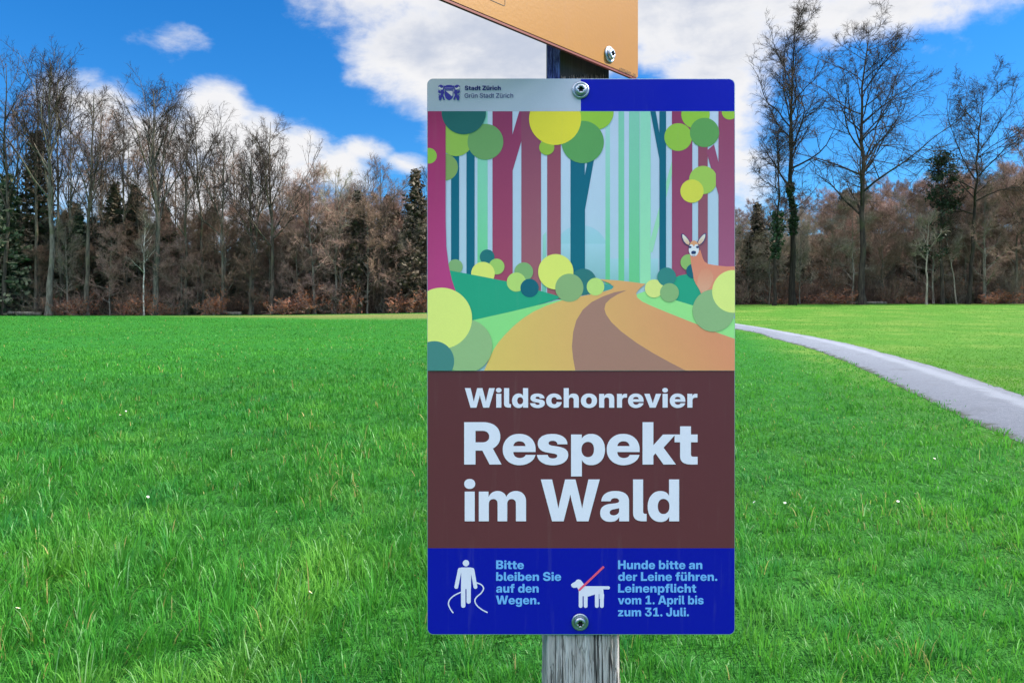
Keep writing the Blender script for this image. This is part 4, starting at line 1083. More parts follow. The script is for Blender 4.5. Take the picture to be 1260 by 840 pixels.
post = thing('wooden_post', 'weathered grey wooden post carrying the notice and the orange arrow board', 'post', (at(671, SY + .004) + .0455, SY + .05, gz(.09, .95)), math.radians(2.0))
PW, PD = .0455, .046           # half width, half depth
NZ = zrow(97.5) - .001         # level of the saw cut
gz0 = post.location.z
TOPZ = NZ + .27


def relief(x, z, s):
    q = noise.fractal(Vector((x * 70 + s, s * 3.1, z * 5)), .9, 2.0, 4)
    d = -.0016 * abs(q)
    q2 = noise.noise(Vector((x * 28 + s, 5.5, z * 1.5)))
    d -= .0035 * max(0, 1 - abs(q2) / .045) * (0.6 + .4 * noise.noise(Vector((x * 20, 1, z * 12))))
    q3 = noise.noise(Vector((x * 130 + z * 40, 2.5 + s, z * 34)))
    d -= .0010 * max(0, q3)
    return d


def post_shaft():
    b = Bag()
    zs = np.linspace(-.25, NZ - gz0, 520)
    # profile round the post, corners slightly eased
    prof = []
    e = .004
    for (xa, ya, xb_, yb_, nn, out) in ((-PW + e, -PD, PW - e, -PD, 64, (0, -1)), (PW, -PD + e, PW, PD - e, 22, (1, 0)), (PW - e, PD, -PW + e, PD, 10, (0, 1)), (-PW, PD - e, -PW, -PD + e, 22, (-1, 0))):
        for k in range(nn + 1): prof.append((xa + (xb_ - xa) * k / nn, ya + (yb_ - ya) * k / nn, out))
    V = []
    for z in zs:
        for k, (x, y, o) in enumerate(prof):
            d = relief(x + y * 1.7, z, 3.0)
            V.append((x + o[0] * d, y + o[1] * d, z))
    n = len(prof); k = np.arange(n); rows_ = np.arange(len(zs) - 1)[:, None] * n
    F = np.stack([rows_ + k, rows_ + (k + 1) % n, rows_ + n + (k + 1) % n, rows_ + n + k], -1).reshape(-1, 4)
    b.add(np.array(V), F)
    top = np.array([[(len(zs) - 1) * n + q for q in range(n)]])
    b.F.setdefault(n, []).append(top)
    return b.mesh(False)


link('shaft', post_shaft(), m_post, post)
# above the saw cut the post is cut back slantwise so that the arrow board can lie against it
ROT = Matrix.Rotation(-post.rotation_euler.z, 3, 'Z')
ARD = Vector((.665, .747, 0))            # direction of the arrow board, away from the viewer


def to_post(v): return ROT @ (Vector(v) - post.location)


cx0 = to_post((at(689, SY + .004), SY + .004, 0)).x
dl = ROT @ ARD
hitx = PW; hy = -PD + (hitx - cx0) * dl.y / dl.x
zb_, zt = NZ - gz0, TOPZ - gz0


def prism(poly, z0, z1):
    n = len(poly)
    V = [(x, y, z0) for x, y in poly] + [(x, y, z1) for x, y in poly]
    F = [tuple(range(n))[::-1], tuple(range(n, 2 * n))] + [(k, (k + 1) % n, n + (k + 1) % n, n + k) for k in range(n)]
    me = bpy.data.meshes.new('m'); me.from_pydata(V, [], F); me.update(); return me


m_cutshade, t = mat('shaded_cut_wood', .9, .15)  # the arrow board's shadow on the cut is put into this near-black colour
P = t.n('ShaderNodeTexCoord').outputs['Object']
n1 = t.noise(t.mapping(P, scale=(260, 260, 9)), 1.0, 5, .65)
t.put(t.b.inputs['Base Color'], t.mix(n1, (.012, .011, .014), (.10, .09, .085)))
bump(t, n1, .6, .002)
link('cut_back_top', prism([(-PW + .0068, -PD + .004), (cx0, -PD + .004), (hitx - .001, hy + .004), (hitx - .001, PD - .003), (-PW + .0068, PD - .003)], zb_ + .0005, zt), m_cutshade, post)
link('blue_shade_strip', prism([(-PW + .001, -PD + .0008), (-PW + .0062, -PD + .0002), (-PW + .0066, -PD + .0022), (-PW + .0075, -PD + .0002), (cx0 - .0005, -PD + .0002), (cx0 + .0004, -PD + .0034), (-PW + .001, -PD + .0034)], zb_ + .0007, zt - .003), m_blueshade, post)  # thin strip added to carry the blue shade of the front face
# splinters left standing along the saw cut
b = Bag(); r = np.random.default_rng(8)
for k in range(150):
    f = r.uniform(.02, 1)
    x = cx0 + (hitx - .004 - cx0) * f; y = -PD + .004 + (hy + PD) * f * .98 - r.uniform(.0005, .004)
    h = r.uniform(.003, .014) * (.5 + .5 * f); w_ = r.uniform(.0006, .0019)
    lx = r.normal(0, .0012)
    b.add(np.array([[x - w_, y, zb_ - .001], [x + w_, y, zb_ - .001], [x + lx, y - r.uniform(0, .001), zb_ + h + .29 * (hy + PD) * f], [x, y + .0012, zb_ - .001]]), np.array([[0, 1, 2], [1, 3, 2], [3, 0, 2]]))
link('splinters', b.mesh(), m_split, post)

# ================================================================== the notice
KP = (1.52,1.10,1.03)


def ink(c):
    l = lin(c)
    return tuple(min(.9, max(.003, l[k] * KP[k])) for k in range(3))


def print_mat(name, rough, spec=.5, rip=.04):
    m, t = mat(name, rough, spec)
    a = t.n('ShaderNodeAttribute', attribute_name='tint')
    P = t.n('ShaderNodeTexCoord').outputs['Object']
    sp_ = t.noise(P, 900, 3, .6); big_ = t.noise(P, 60, 3, .5)
    h = t.n('ShaderNodeHueSaturation')
    t.put(h.inputs['Value'], t.m('ADD', t.m('MULTIPLY', t.m('SUBTRACT', sp_, .5), .14), t.m('MULTIPLY_ADD', big_, .05, .975)))
    grime = t.noise(t.mapping(P, scale=(70, 70, 6)), 1.0, 5, .65)
    t.put(h.inputs['Color'], t.mix(t.smooth(grime, .55, .8, 0, .07), a.outputs['Color'], (.32, .30, .27)))
    t.put(t.b.inputs['Base Color'], h.outputs[0])
    dirt = t.noise(P, 14, 5, .65)
    t.put(t.b.inputs['Roughness'], t.m('MULTIPLY_ADD', dirt, .14, rough - .07))
    bump(t, t.m('ADD', t.noise(P, 300, 2, .5), t.m('MULTIPLY', t.noise(P, 30, 2, .5), 2.0)), rip, .002)
    return m


m_print = print_mat('glossy_print', .22, .36)
m_alu, t = mat('aluminium_edge', .4, .5, .9); t.b.inputs['Base Color'].default_value = (.55, .57, .60, 1)
m_steel, t = mat('stainless_steel', .36, .5, 1.0); t.b.inputs['Base Color'].default_value = (.38, .42, .47, 1)
P = t.n('ShaderNodeTexCoord').outputs['Object']; bump(t, t.noise(P, 700, 4, .6), .25, .001)
m_recess, t = mat('screw_recess', .6, .3, .6); t.b.inputs['Base Color'].default_value = (.02, .022, .03, 1)

sign = thing('information_sign', 'tall notice board with a forest picture and the words Respekt im Wald', 'sign', (at(715, SY), SY, zrow(780)))


def loc_(px, py, lay=0.0): return ((px - 715) * PXM, -lay, (780 - py) * PXM)


def rrect(x0, y0, x1, y1, rr, corners='abcd', n=8):
    """outline, rounded at the named corners: a top left, b top right, c bottom right, d bottom left"""
    out = []
    for nm, cx, cy, a0 in (('a', x0, y0, 180), ('b', x1, y0, 270), ('c', x1, y1, 0), ('d', x0, y1, 90)):
        sx, sy = (1 if cx == x0 else -1), (1 if cy == y0 else -1)
        if nm in corners:
            for k in range(n + 1):
                a = math.radians(a0 + 90 * k / n)
                out.append((cx + sx * rr + rr * math.cos(a), cy + sy * rr + rr * math.sin(a)))
        else: out.append((cx, cy))
    return out


def clip(poly, x0, y0, x1, y1):
    for ax, lim, sg in ((0, x0, 1), (0, x1, -1), (1, y0, 1), (1, y1, -1)):
        out = []
        for k in range(len(poly)):
            a, b_ = poly[k - 1], poly[k]
            ia, ib = (a[ax] - lim) * sg >= 0, (b_[ax] - lim) * sg >= 0
            if ia != ib:
                f = (lim - a[ax]) / (b_[ax] - a[ax])
                out.append((a[0] + (b_[0] - a[0]) * f, a[1] + (b_[1] - a[1]) * f))
            if ib: out.append(b_)
        poly = out
        if not poly: return []
    return poly


class Sheet:
    """printed areas, each a hair above the one before"""
    def __init__(s, lay, step=.000022): s.V, s.F, s.C, s.lay, s.step = [], [], [], lay, step

    def poly(s, pts, c, c2=None, axis=1, rng=None, box=None):
        if box: pts = clip(pts, *box)
        if len(pts) < 3: return
        q = [pts[0]]
        for p in pts[1:]:
            if abs(p[0] - q[-1][0]) + abs(p[1] - q[-1][1]) > .02: q.append(p)
        if abs(q[0][0] - q[-1][0]) + abs(q[0][1] - q[-1][1]) < .02: q.pop()
        pts = q
        if len(pts) < 3: return
        ar = sum(pts[k - 1][0] * pts[k][1] - pts[k][0] * pts[k - 1][1] for k in range(len(pts)))
        if ar > 0: pts = pts[::-1]            # counter-clockwise as seen from the front
        lo, hi = rng or (min(p[axis] for p in pts), max(p[axis] for p in pts))
        i0 = len(s.V)
        a, b_ = ink(c), ink(c2 or c)
        for p in pts:
            f = 0 if hi == lo else min(1, max(0, (p[axis] - lo) / (hi - lo)))
            s.V.append(loc_(p[0], p[1], s.lay)); s.C.append([a[k] * (1 - f) + b_[k] * f for k in range(3)])
        s.F.append(tuple(range(i0, len(s.V))))
        s.lay += s.step

    def circle(s, x, y, r_, c, c2=None, box=None, n=48, ry=None):
        s.poly([(x + r_ * math.cos(2 * math.pi * k / n), y + (ry or r_) * math.sin(2 * math.pi * k / n)) for k in range(n)], c, c2, box=box)

    def stroke(s, pts, w_, c, cap=True, curve=False, box=None):
        P = [Vector(p) for p in pts]
        if curve:
            Q = []
            for k in range(len(P) - 1):
                p0, p1, p2, p3 = P[max(k - 1, 0)], P[k], P[k + 1], P[min(k + 2, len(P) - 1)]
                for t_ in np.linspace(0, 1, 8, endpoint=False):
                    Q.append(.5 * (2 * p1 + (p2 - p0) * t_ + (2 * p0 - 5 * p1 + 4 * p2 - p3) * t_ ** 2 + (-p0 + 3 * p1 - 3 * p2 + p3) * t_ ** 3))
            P = Q + [P[-1]]
        L, R_ = [], []
        for k, p in enumerate(P):
            d = (P[min(k + 1, len(P) - 1)] - P[max(k - 1, 0)]).normalized(); nrm = Vector((-d.y, d.x)) * w_ / 2
            L.append(p + nrm); R_.append(p - nrm)
        out = list(L)
        if cap:
            d = (P[-1] - P[-2]).normalized(); a0 = math.atan2(d.x, -d.y)
            a0 = math.atan2(L[-1].y - P[-1].y, L[-1].x - P[-1].x)
            out += [P[-1] + Vector((math.cos(a0 - math.pi * k / 8), math.sin(a0 - math.pi * k / 8))) * w_ / 2 for k in range(1, 8)]
        out += R_[::-1]
        if cap:
            a0 = math.atan2(R_[0].y - P[0].y, R_[0].x - P[0].x)
            out += [P[0] + Vector((math.cos(a0 - math.pi * k / 8), math.sin(a0 - math.pi * k / 8))) * w_ / 2 for k in range(1, 8)]
        s.poly([tuple(p) for p in out], c, box=box)

    def build(s, name, parent, mm=None, label=None):
        me = bpy.data.meshes.new('m'); me.from_pydata(s.V, [], s.F); me.update()
        a = me.color_attributes.new('tint', 'FLOAT_COLOR', 'POINT')
        a.data.foreach_set('color', np.concatenate([np.array(s.C), np.ones((len(s.C), 1))], 1).astype(np.float32).ravel())
        o = link(name, me, mm or m_print, parent)
        if label: o['label'] = label
        return o


def plate(pts, th, name, parent, mm, bev=.0005):
    bm = bmesh.new()
    vs = [bm.verts.new(loc_(p[0], p[1], 0)) for p in pts]
    f = bm.faces.new(vs)
    ex = bmesh.ops.extrude_face_region(bm, geom=[f])
    bmesh.ops.translate(bm, verts=[v for v in ex['geom'] if isinstance(v, bmesh.types.BMVert)], vec=(0, th, 0))
    bmesh.ops.recalc_face_normals(bm, faces=bm.faces)
    me = bpy.data.meshes.new('m'); bm.to_mesh(me); bm.free()
    return link(name, me, mm, parent)


X0, Y0, X1, Y1 = 525.6, 97.0, 904.4, 780.3
plate(rrect(X0, Y0, X1, Y1, 7.5), .003, 'panel', sign, m_alu)
HX = 714.6
e = .7
sh = Sheet(.00012); sh.poly(rrect(X0 + e, Y0 + e, HX, 137, 7, 'a'), (158, 184, 206)); sh.build('pale_header', sign)
sh = Sheet(.00012); sh.poly(rrect(HX, Y0 + e, X1 - e, 137, 7, 'b'), (8, 14, 172)); sh.build('blue_header', sign)
sh = Sheet(.00012); sh.poly([(X0 + e, 456), (X1 - e, 456), (X1 - e, 674), (X0 + e, 674)], (85, 49, 59)); sh.build('brown_field', sign)
sh = Sheet(.00012); sh.poly(rrect(X0 + e, 674, X1 - e, Y1 - e, 7, 'cd'), (4, 8, 160)); sh.build('blue_field', sign)

# ---- the printed picture: a forest with a bending track and a deer
B = (X0 + e, 137.3, X1 - e, 455.6)
il = Sheet(.00012)
A_ = lambda *a, **k: il.poly(*a, box=B, **k)
Cc = lambda *a, **k: il.circle(*a, box=B, **k)
A_([(520, 130), (910, 130), (910, 460), (520, 460)], (172, 204, 232), (150, 200, 214), rng=(137, 345))
Cc(715, 310, 33, (146, 202, 222), (120, 196, 200))
A_([(690, 300), (745, 300), (745, 350), (690, 350)], (150, 205, 222), (118, 180, 186))
A_([(745, 318), (810, 318), (810, 350), (745, 350)], (150, 205, 222), (120, 190, 190))
G1, G2 = (120, 200, 180), (98, 200, 140)
for (a, b_, c1, c2) in ((587.5, 600, (130, 205, 195), (100, 205, 140)), (745, 750.5, (150, 210, 212), (90, 200, 140)), (761, 768, G1, G2), (774, 787, G1, G2), (787.6, 800.5, (132, 212, 190), (140, 222, 178))):
    A_([(a, 130), (b_, 130), (b_, 350), (a, 350)], c1, c2, rng=(137, 345))
A_([(668, 290), (672, 285), (672, 362), (667, 362)], (140, 205, 200), (95, 185, 165))
A_([(829, 190), (829, 205), (803, 310), (799, 310), (799, 300)], (140, 214, 180))
T1, T2 = (22, 98, 122), (14, 100, 124)
for a, b_ in ((555, 565), (574, 584)): A_([(a, 130), (b_, 130), (b_, 345), (a, 345)], T1, T2)
Cc(547, 206, 16.5, (122, 164, 92))
M1, M2 = (130, 56, 93), (148, 70, 101)
A_([(606, 130), (630.5, 130), (630.5, 166), (641, 130), (654.5, 130), (630.8, 210), (630.8, 352), (606, 352)], M1, M2)
A_([(641.5, 130), (665.7, 130), (665.7, 362), (641.5, 362)], (124, 68, 94), (146, 96, 108))
A_([(673.3, 130), (690, 130), (690, 368), (673.3, 368)], (126, 66, 88), (146, 92, 104))
A_([(702, 190), (719.5, 190), (719.5, 216), (724.5, 190), (732, 190), (719.8, 258), (719.8, 352), (702, 352)], T1, (16, 104, 124))
A_([(798.8, 130), (805.5, 130), (811.3, 164), (811.3, 130), (819.5, 130), (819.5, 345), (811.3, 345), (811.3, 196)], T1, T2)
A_([(826.7, 130), (851.7, 130), (851.7, 350), (826.7, 350)], (128, 58, 94), (142, 78, 110))
A_([(859, 130), (870.7, 130), (870.7, 345), (859, 345)], (130, 66, 92), (136, 92, 104))
A_([(884, 130), (910, 130), (910, 350), (884, 350), (884, 240), (869, 186), (878.5, 178), (884, 200)], (132, 66, 98), (150, 92, 128))
# crowns
Cc(561.3, 171.7, 20.7, (136, 186, 78))
Cc(597.3, 174.7, 22, (102, 158, 96))
Cc(855.7, 141, 17.5, (132, 192, 62)); Cc(834.3, 169, 17, (134, 190, 66)); Cc(866.7, 163.3, 18, (88, 156, 84))
Cc(897.5, 138, 9.5, (136, 190, 60))
il.circle(865, 221.7, 17.3, (146, 196, 86), box=(B[0], B[1], 880.5, B[3])); Cc(851.3, 235.3, 14.3, (196, 212, 76))
Cc(733, 138, 22, (134, 192, 60)); Cc(717, 175, 26, (84, 154, 86)); Cc(672.7, 181.7, 9.3, (134, 182, 62)); Cc(683, 146.7, 32, (202, 208, 56))
# bushes behind the bank
Cc(560.4, 328, 9, (120, 172, 116)); Cc(599.5, 316, 9, (34, 112, 116)); Cc(611, 328, 9.7, (146, 200, 104)); Cc(594.3, 336.7, 14.5, (204, 228, 116))
A_([(535, 328), (556, 333.3), (592, 340), (625, 346.5), (660, 356.5), (692, 365.5), (640, 382), (580, 395), (535, 402)], (36, 160, 126))
A_([(570, 398), (581, 394), (630, 383), (690, 368.5), (700, 366), (690, 385), (640, 420), (607, 440), (560, 462), (540, 462)], (128, 218, 136))
A_([(520, 130), (548.4, 130), (548.4, 272), (549.3, 303), (552, 326), (556, 344), (562, 362), (520, 372)], (146, 50, 96), (168, 63, 128), rng=(150, 330))
Cc(528, 192, 9.5, (132, 190, 68))
Cc(570.7, 138.3, 27.3, (38, 100, 98))
# right bank
A_([(800, 368), (822, 345), (836, 339), (850, 336.5), (880, 334), (890, 385)], (38, 160, 130))
A_([(776, 368), (783, 362), (793, 358.5), (830, 369), (870, 381), (910, 394), (910, 425), (860, 406), (820, 390), (790, 378)], (140, 224, 142))
A_([(742, 349.5), (752, 350.5), (755.5, 354), (750, 357.5), (740, 359)], (64, 156, 156))
# the track
A_([(594, 460), (600, 446), (607.3, 430), (614, 420), (622, 411), (632, 401), (643, 392), (656, 383.5), (672, 376), (690, 370), (712, 365), (730, 361.5), (745, 358), (753, 355.5), (755, 352.5), (750, 348.5), (743, 346), (737, 343.3), (760, 345),
     (780, 347.3), (794, 349.3), (790, 352.5), (785, 357), (782.5, 361), (784, 366), (790, 371), (803, 377), (820, 384), (840, 392), (860, 400), (882, 409), (910, 419), (910, 462)], (244, 192, 106), (218, 147, 112), axis=0, rng=(600, 870))
A_([(771, 357), (756, 359.5), (742, 364.5), (728, 371.5), (717, 381), (709, 394), (705.2, 408), (703.6, 426), (705, 440), (708.5, 460), (852, 460), (843.5, 455.6), (824, 445.5), (803, 434), (783, 421.5), (764, 407.5), (752, 396), (745.5, 386.5), (743.6, 380), (745, 373.5), (751, 367.5), (760, 362)],
   (152, 124, 112))
# bushes along the track
Cc(644.4, 334.4, 11.5, (116, 172, 112)); Cc(635.3, 347, 11.7, (166, 214, 116)); Cc(651.6, 354.3, 11.3, (20, 98, 116))
Cc(717.6, 346.5, 16, (44, 116, 118)); Cc(683.8, 334.4, 21.7, (206, 228, 112)); Cc(700.4, 354, 17.3, (126, 174, 120)); Cc(732.6, 352.7, 10.8, (172, 220, 124))
Cc(846.8, 322.7, 9.7, (130, 184, 106)); Cc(853, 333.5, 9, (24, 98, 116))
# the deer
dz = lambda pts: [(800 + x / 6.0, 270 + y / 6.0) for x, y in pts]
A_(dz([(292, 255), (297, 300), (303, 345), (314, 395), (319, 438), (336, 478), (357, 508), (374, 548), (410, 570), (500, 570), (640, 480), (640, 346), (560, 347), (500, 341), (455, 334), (425, 328), (400, 312), (388, 290), (378, 258), (368, 226)]), (206, 134, 108), (214, 146, 122))
A_(dz([(375, 372), (400, 362), (430, 368), (452, 390), (464, 420), (462, 452), (440, 500), (400, 540), (368, 530), (345, 490), (350, 430)]), (216, 144, 116), (232, 166, 140))
for s_ in (1, -1):
    ex = lambda pts: dz([(320 + s_ * (x - 320), y + (0 if s_ == 1 else -3)) for x, y in pts])
    A_(ex([(228, 106), (242, 106), (262, 122), (282, 146), (296, 170), (284, 194), (262, 186), (244, 168), (232, 138)]), (56, 62, 118))
    A_(ex([(235, 112), (246, 114), (262, 129), (280, 152), (290, 172), (282, 190), (264, 180), (248, 162), (237, 136)]), (240, 226, 220), (214, 170, 134))
il.circle(800 + 320 / 6, 270 + 222 / 6, 37 / 6, (226, 224, 236), box=B, ry=52 / 6)
A_(dz([(286, 190), (300, 166), (321, 155), (343, 165), (356, 188), (344, 184), (330, 186), (320, 202), (310, 187), (297, 184)]), (206, 158, 120))
for ex_x in (292, 347): il.circle(800 + ex_x / 6, 270 + 205 / 6, 1.9, (44, 60, 104), box=B, ry=1.35)
A_(dz([(303, 236), (318, 231), (334, 235), (336, 246), (331, 256), (306, 257), (300, 247)]), (40, 56, 100))
A_(dz([(304, 265), (333, 264), (330, 270), (308, 271)]), (140, 140, 160))
# bushes in front
Cc(804.5, 355, 11.2, (200, 228, 136)); Cc(820, 340.6, 11.5, (50, 132, 128)); Cc(823.4, 360, 11.6, (126, 178, 122))
Cc(877.7, 382, 26, (130, 180, 130)); Cc(902, 358.5, 26.2, (206, 234, 136))
Cc(572.8, 425.5, 33, (134, 184, 132)); Cc(543.5, 391.4, 37.5, (212, 232, 128)); Cc(534.4, 444, 24.6, (64, 132, 130))
il.build('forest_picture', sign)


# ---- lettering
def text_mesh(lines, glyphs, parent, name, c, lay, mm=None, place=None):
    """lines: (text, x left, x right or None, baseline row, cap height px)"""
    place = place or (lambda x, y: ((x - 715) * PXM, (780 - y) * PXM))
    V, F, nlay = [], [], 0
    for txt, xl, xr, base, cap, *rest in lines:
        trk = rest[0] if rest else 0
        x = 0.0; L_ = []
        for ch in txt:
            if ch == ' ': x += 250 + trk; continue
            a, *cs = glyphs[ch].split('|')
            pts = [[tuple(map(int, p.split(','))) for p in c_.split()] for c_ in cs]
            L_.append((x, pts)); x += int(a) + trk
            xe = max(p[0] for c_ in pts for p in c_) + L_[-1][0]
        xs = min(p[0] for p in sum(L_[0][1], [])) + L_[0][0]
        sy = cap / 728.0
        sx = (xr - xl) / (xe - xs) if xr else sy
        for x_, cs in L_:
            polys = [[Vector((*place(xl + (gx_ + x_ - xs) * sx, base - gy_ * sy), 0)) for gx_, gy_ in c_] for c_ in cs]
            # separate bodies (the dots of i and ü) are filled apart, counters with their body
            area = lambda P_: sum(P_[k - 1].x * P_[k].y - P_[k].x * P_[k - 1].y for k in range(len(P_)))
            big_ = max(polys, key=lambda P_: abs(area(P_)))
            sgn = area(big_) > 0
            outer = [P_ for P_ in polys if (area(P_) > 0) == sgn]; holes = [P_ for P_ in polys if (area(P_) > 0) != sgn]
            for o_ in outer:
                hs_ = [h_ for h_ in holes if min(p.x for p in o_) <= h_[0].x <= max(p.x for p in o_) and min(p.y for p in o_) <= h_[0].y <= max(p.y for p in o_)]
                i0 = len(V)
                nlay += 1
                for P_ in [o_] + hs_: V += [(p.x, -lay - .00002 * (nlay % 12), p.y) for p in P_]
                for tri in tessellate_polygon([o_] + hs_):
                    a, b_, c2_ = (V[i0 + k] for k in tri)
                    cr = (b_[0] - a[0]) * (c2_[2] - a[2]) - (b_[2] - a[2]) * (c2_[0] - a[0])
                    F.append(tuple(i0 + k for k in (tri if cr > 0 else tri[::-1])))
    me = bpy.data.meshes.new('m'); me.from_pydata(V, [], F); me.update()
    a = me.color_attributes.new('tint', 'FLOAT_COLOR', 'POINT')
    a.data.foreach_set('color', np.tile(np.array([*ink(c), 1.0], np.float32), len(V)))
    return link(name, me, mm or m_print, parent)


WHITE = (197, 220, 250)
SKYB = (96, 172, 246)
text_mesh([('Wildschonrevier', 572, 858, 501.2, 24.0), ('Respekt', 571.2, 858.2, 571.0, 52.0, -22), ('im Wald', 571.2, 835.5, 640.7, 51.4, -22)], GLYPH_BOLD, sign, 'title_lettering', WHITE, .0006)
text_mesh([('Bitte', 610.5, 644.6, 699.4, 10.7), ('bleiben Sie', 610.5, 690.4, 713.8, 10.7), ('auf den', 610.5, 662.8, 728.2, 10.7), ('Wegen.', 610.2, 664, 742.6, 10.7)], GLYPH_BOLD, sign, 'notice_lettering', SKYB, .0006)
text_mesh([('Hunde bitte an', 760.4, 864, 699.4, 10.7), ('der Leine führen.', 760.4, 882.4, 713.8, 10.7), ('Leinenpflicht', 760.4, 856.4, 728.2, 10.7), ('vom 1. April bis', 760.2, 865.6, 742.6, 10.7), ('zum 31. Juli.', 760.4, 847.6, 757.4, 10.7)], GLYPH_BOLD, sign, 'notice_lettering', SKYB, .0006)
NAVY = (28, 30, 108)
text_mesh([('Stadt Zürich', 571.8, 616.2, 111.3, 5.4)], GLYPH_BOLD, sign, 'header_lettering', NAVY, .0006)
text_mesh([('Grün Stadt Zürich', 571.6, 631.4, 120.7, 5.5)], GLYPH_REGULAR, sign, 'header_lettering', NAVY, .0006)

# ---- the city arms: a shield under a crown between two lions
em = Sheet(.0004, .00003)
ez = lambda x, y: (520 + x / 10.5, 90 + y / 10.5)
EB, EW = (58, 62, 160), (188, 206, 222)
sc = [(284, 226), (398, 226), (396, 290), (386, 322), (364, 344), (341, 353), (318, 344), (296, 322), (286, 290)]
em.poly([ez(*p) for p in sc], EB)
em.poly([ez(*p) for p in [(302, 234), (388, 234), (387, 288), (380, 303)]], EW)
em.poly([ez(*p) for p in [(270, 160), (290, 168), (310, 158), (341, 156), (372, 158), (392, 168), (412, 160), (404, 190), (398, 218), (284, 218), (278, 190)]], EB)
em.stroke([ez(288, 196), ez(394, 196)], .8, (130, 142, 196))
for s_ in (1, -1):
    q = lambda x, y: ez(342 + s_ * (x - 342), y)
    em.stroke([q(214, 178), q(236, 166), q(258, 178)], 2.3, EB, curve=True)
    em.stroke([q(226, 186), q(250, 218), q(258, 262), q(240, 300), q(226, 340)], 3.0, EB, curve=True)
    em.stroke([q(216, 190), q(238, 206), q(262, 204)], 2.0, EW, curve=True)
    em.stroke([q(206, 246), q(228, 258), q(252, 252)], 1.5, EB, curve=True)
    em.stroke([q(208, 226), q(226, 240), q(250, 236)], 1.3, EB, curve=True)
    em.stroke([q(246, 282), q(266, 312), q(276, 342)], 2.0, EB, curve=True)
    em.stroke([q(212, 284), q(222, 300), q(210, 316)], 1.2, EB, curve=True)
    em.stroke([q(272, 196), q(268, 230), q(276, 262)], 1.2, EB, curve=True)
em.build('city_emblem', sign)

# ---- pictograms
PZ = 5.727
pz = lambda x, y: (540 + x / PZ, 680 + y / PZ)
PW_ = (192, 216, 248)
wk = Sheet(.0004, .00003)
wk.circle(*pz(191, 70), 22.5 / PZ, PW_)
wk.poly([pz(*p) for p in [(146, 105), (160, 100), (225, 100), (238, 105), (228, 140), (226, 252), (156, 252), (158, 140)]], PW_)
wk.stroke([pz(148, 116), pz(123, 237)], 27 / PZ, PW_); wk.stroke([pz(236, 116), pz(258, 237)], 27 / PZ, PW_)
wk.stroke([pz(172, 250), pz(172, 368)], 31 / PZ, PW_); wk.stroke([pz(210, 250), pz(210, 340)], 30 / PZ, PW_)
wk.stroke([pz(*p) for p in [(268, 208), (300, 222), (315, 248), (298, 280), (266, 308), (254, 334), (266, 364), (300, 394), (340, 416)]], 8.5 / PZ, PW_, curve=True)
wk.stroke([pz(*p) for p in [(160, 272), (110, 296), (78, 325), (68, 355), (80, 390), (100, 418)]], 8.5 / PZ, PW_, curve=True)
wk.build('walker_pictogram', sign)
dg_ = Sheet(.0004, .00003)
dg_.poly([pz(*p) for p in [(931, 221), (940, 211), (961, 200), (970, 188), (984, 184), (1000, 189), (1016, 210), (1030, 232), (1150, 232), (1152, 288), (1100, 290), (1048, 306), (986, 300), (986, 268), (975, 240), (950, 244), (936, 236)]], PW_)
dg_.stroke([pz(1140, 243), pz(1194, 243)], 22 / PZ, PW_)
for lx in (999, 1034, 1113): dg_.stroke([pz(lx, 285), pz(lx, 371)], 27 / PZ, PW_)
dg_.stroke([pz(1146, 262), pz(1148, 300), pz(1148, 371)], 27 / PZ, PW_)
dg_.poly([pz(*p) for p in [(1155, 278), (1164, 290), (1162, 320), (1130, 320), (1130, 280)]], PW_)
dg_.stroke([pz(986, 262), pz(1162, 94)], 15 / PZ, (240, 84, 120), cap=False)
dg_.build('dog_pictogram', sign)


# ---- screws
def lathe(prof, n=40):
    V, F = [], []
    for (r_, d) in prof:
        for k in range(n):
            a = 2 * math.pi * k / n; V.append((r_ * math.cos(a), -d, r_ * math.sin(a)))
    for q in range(len(prof) - 1):
        for k in range(n): F.append((q * n + k, q * n + (k + 1) % n, (q + 1) * n + (k + 1) % n, (q + 1) * n + k))
    me = bpy.data.meshes.new('m'); me.from_pydata(V, [], [f[::-1] for f in F]); me.update()
    me.polygons.foreach_set('use_smooth', np.ones(len(F), bool))
    return me


def screw(parent, x, y, z, s=1.0):
    """button head with a six-lobed recess on a domed washer"""
    wr = link('screw', lathe([(.0104 * s, 0), (.0104 * s, .0012), (.0098 * s, .0019), (.0084 * s, .0023), (.0080 * s, .0020), (.0058 * s, .0021)]), m_steel, parent, (x, y, z))
    n = 48
    V, F = [], []
    prof = [(.0069, .0018), (.0070, .0034), (.0066, .0048), (.0058, .0056), (.0046, .0060)]
    for r_, d in prof:
        for k in range(n): a = 2 * math.pi * k / n; V.append((r_ * s * math.cos(a), -d * s, r_ * s * math.sin(a)))
    for d in (.0060, .0030):
        for k in range(n):
            a = 2 * math.pi * k / n; r_ = (.0032 + .0007 * math.cos(6 * a)) * s
            V.append((r_ * math.cos(a), -d * s, r_ * math.sin(a)))
    for q in range(len(prof) + 1):
        for k in range(n): F.append(((q + 1) * n + k, (q + 1) * n + (k + 1) % n, q * n + (k + 1) % n, q * n + k))
    F.append(tuple((len(prof) + 1) * n + k for k in range(n))[::-1])
    me = bpy.data.meshes.new('m'); me.from_pydata(V, [], F); me.update()
    me.materials.append(m_steel); me.materials.append(m_recess)
    for p in me.polygons:
        p.use_smooth = True
        if p.index >= len(prof) * n: p.material_index = 1
    h = link('screw_head', me, None, wr)
    return wr


for px, py in ((714.3, 111.5), (713.6, 764.2)):
    x_, _, z_ = loc_(px, py); screw(sign, x_, -.0007, z_)

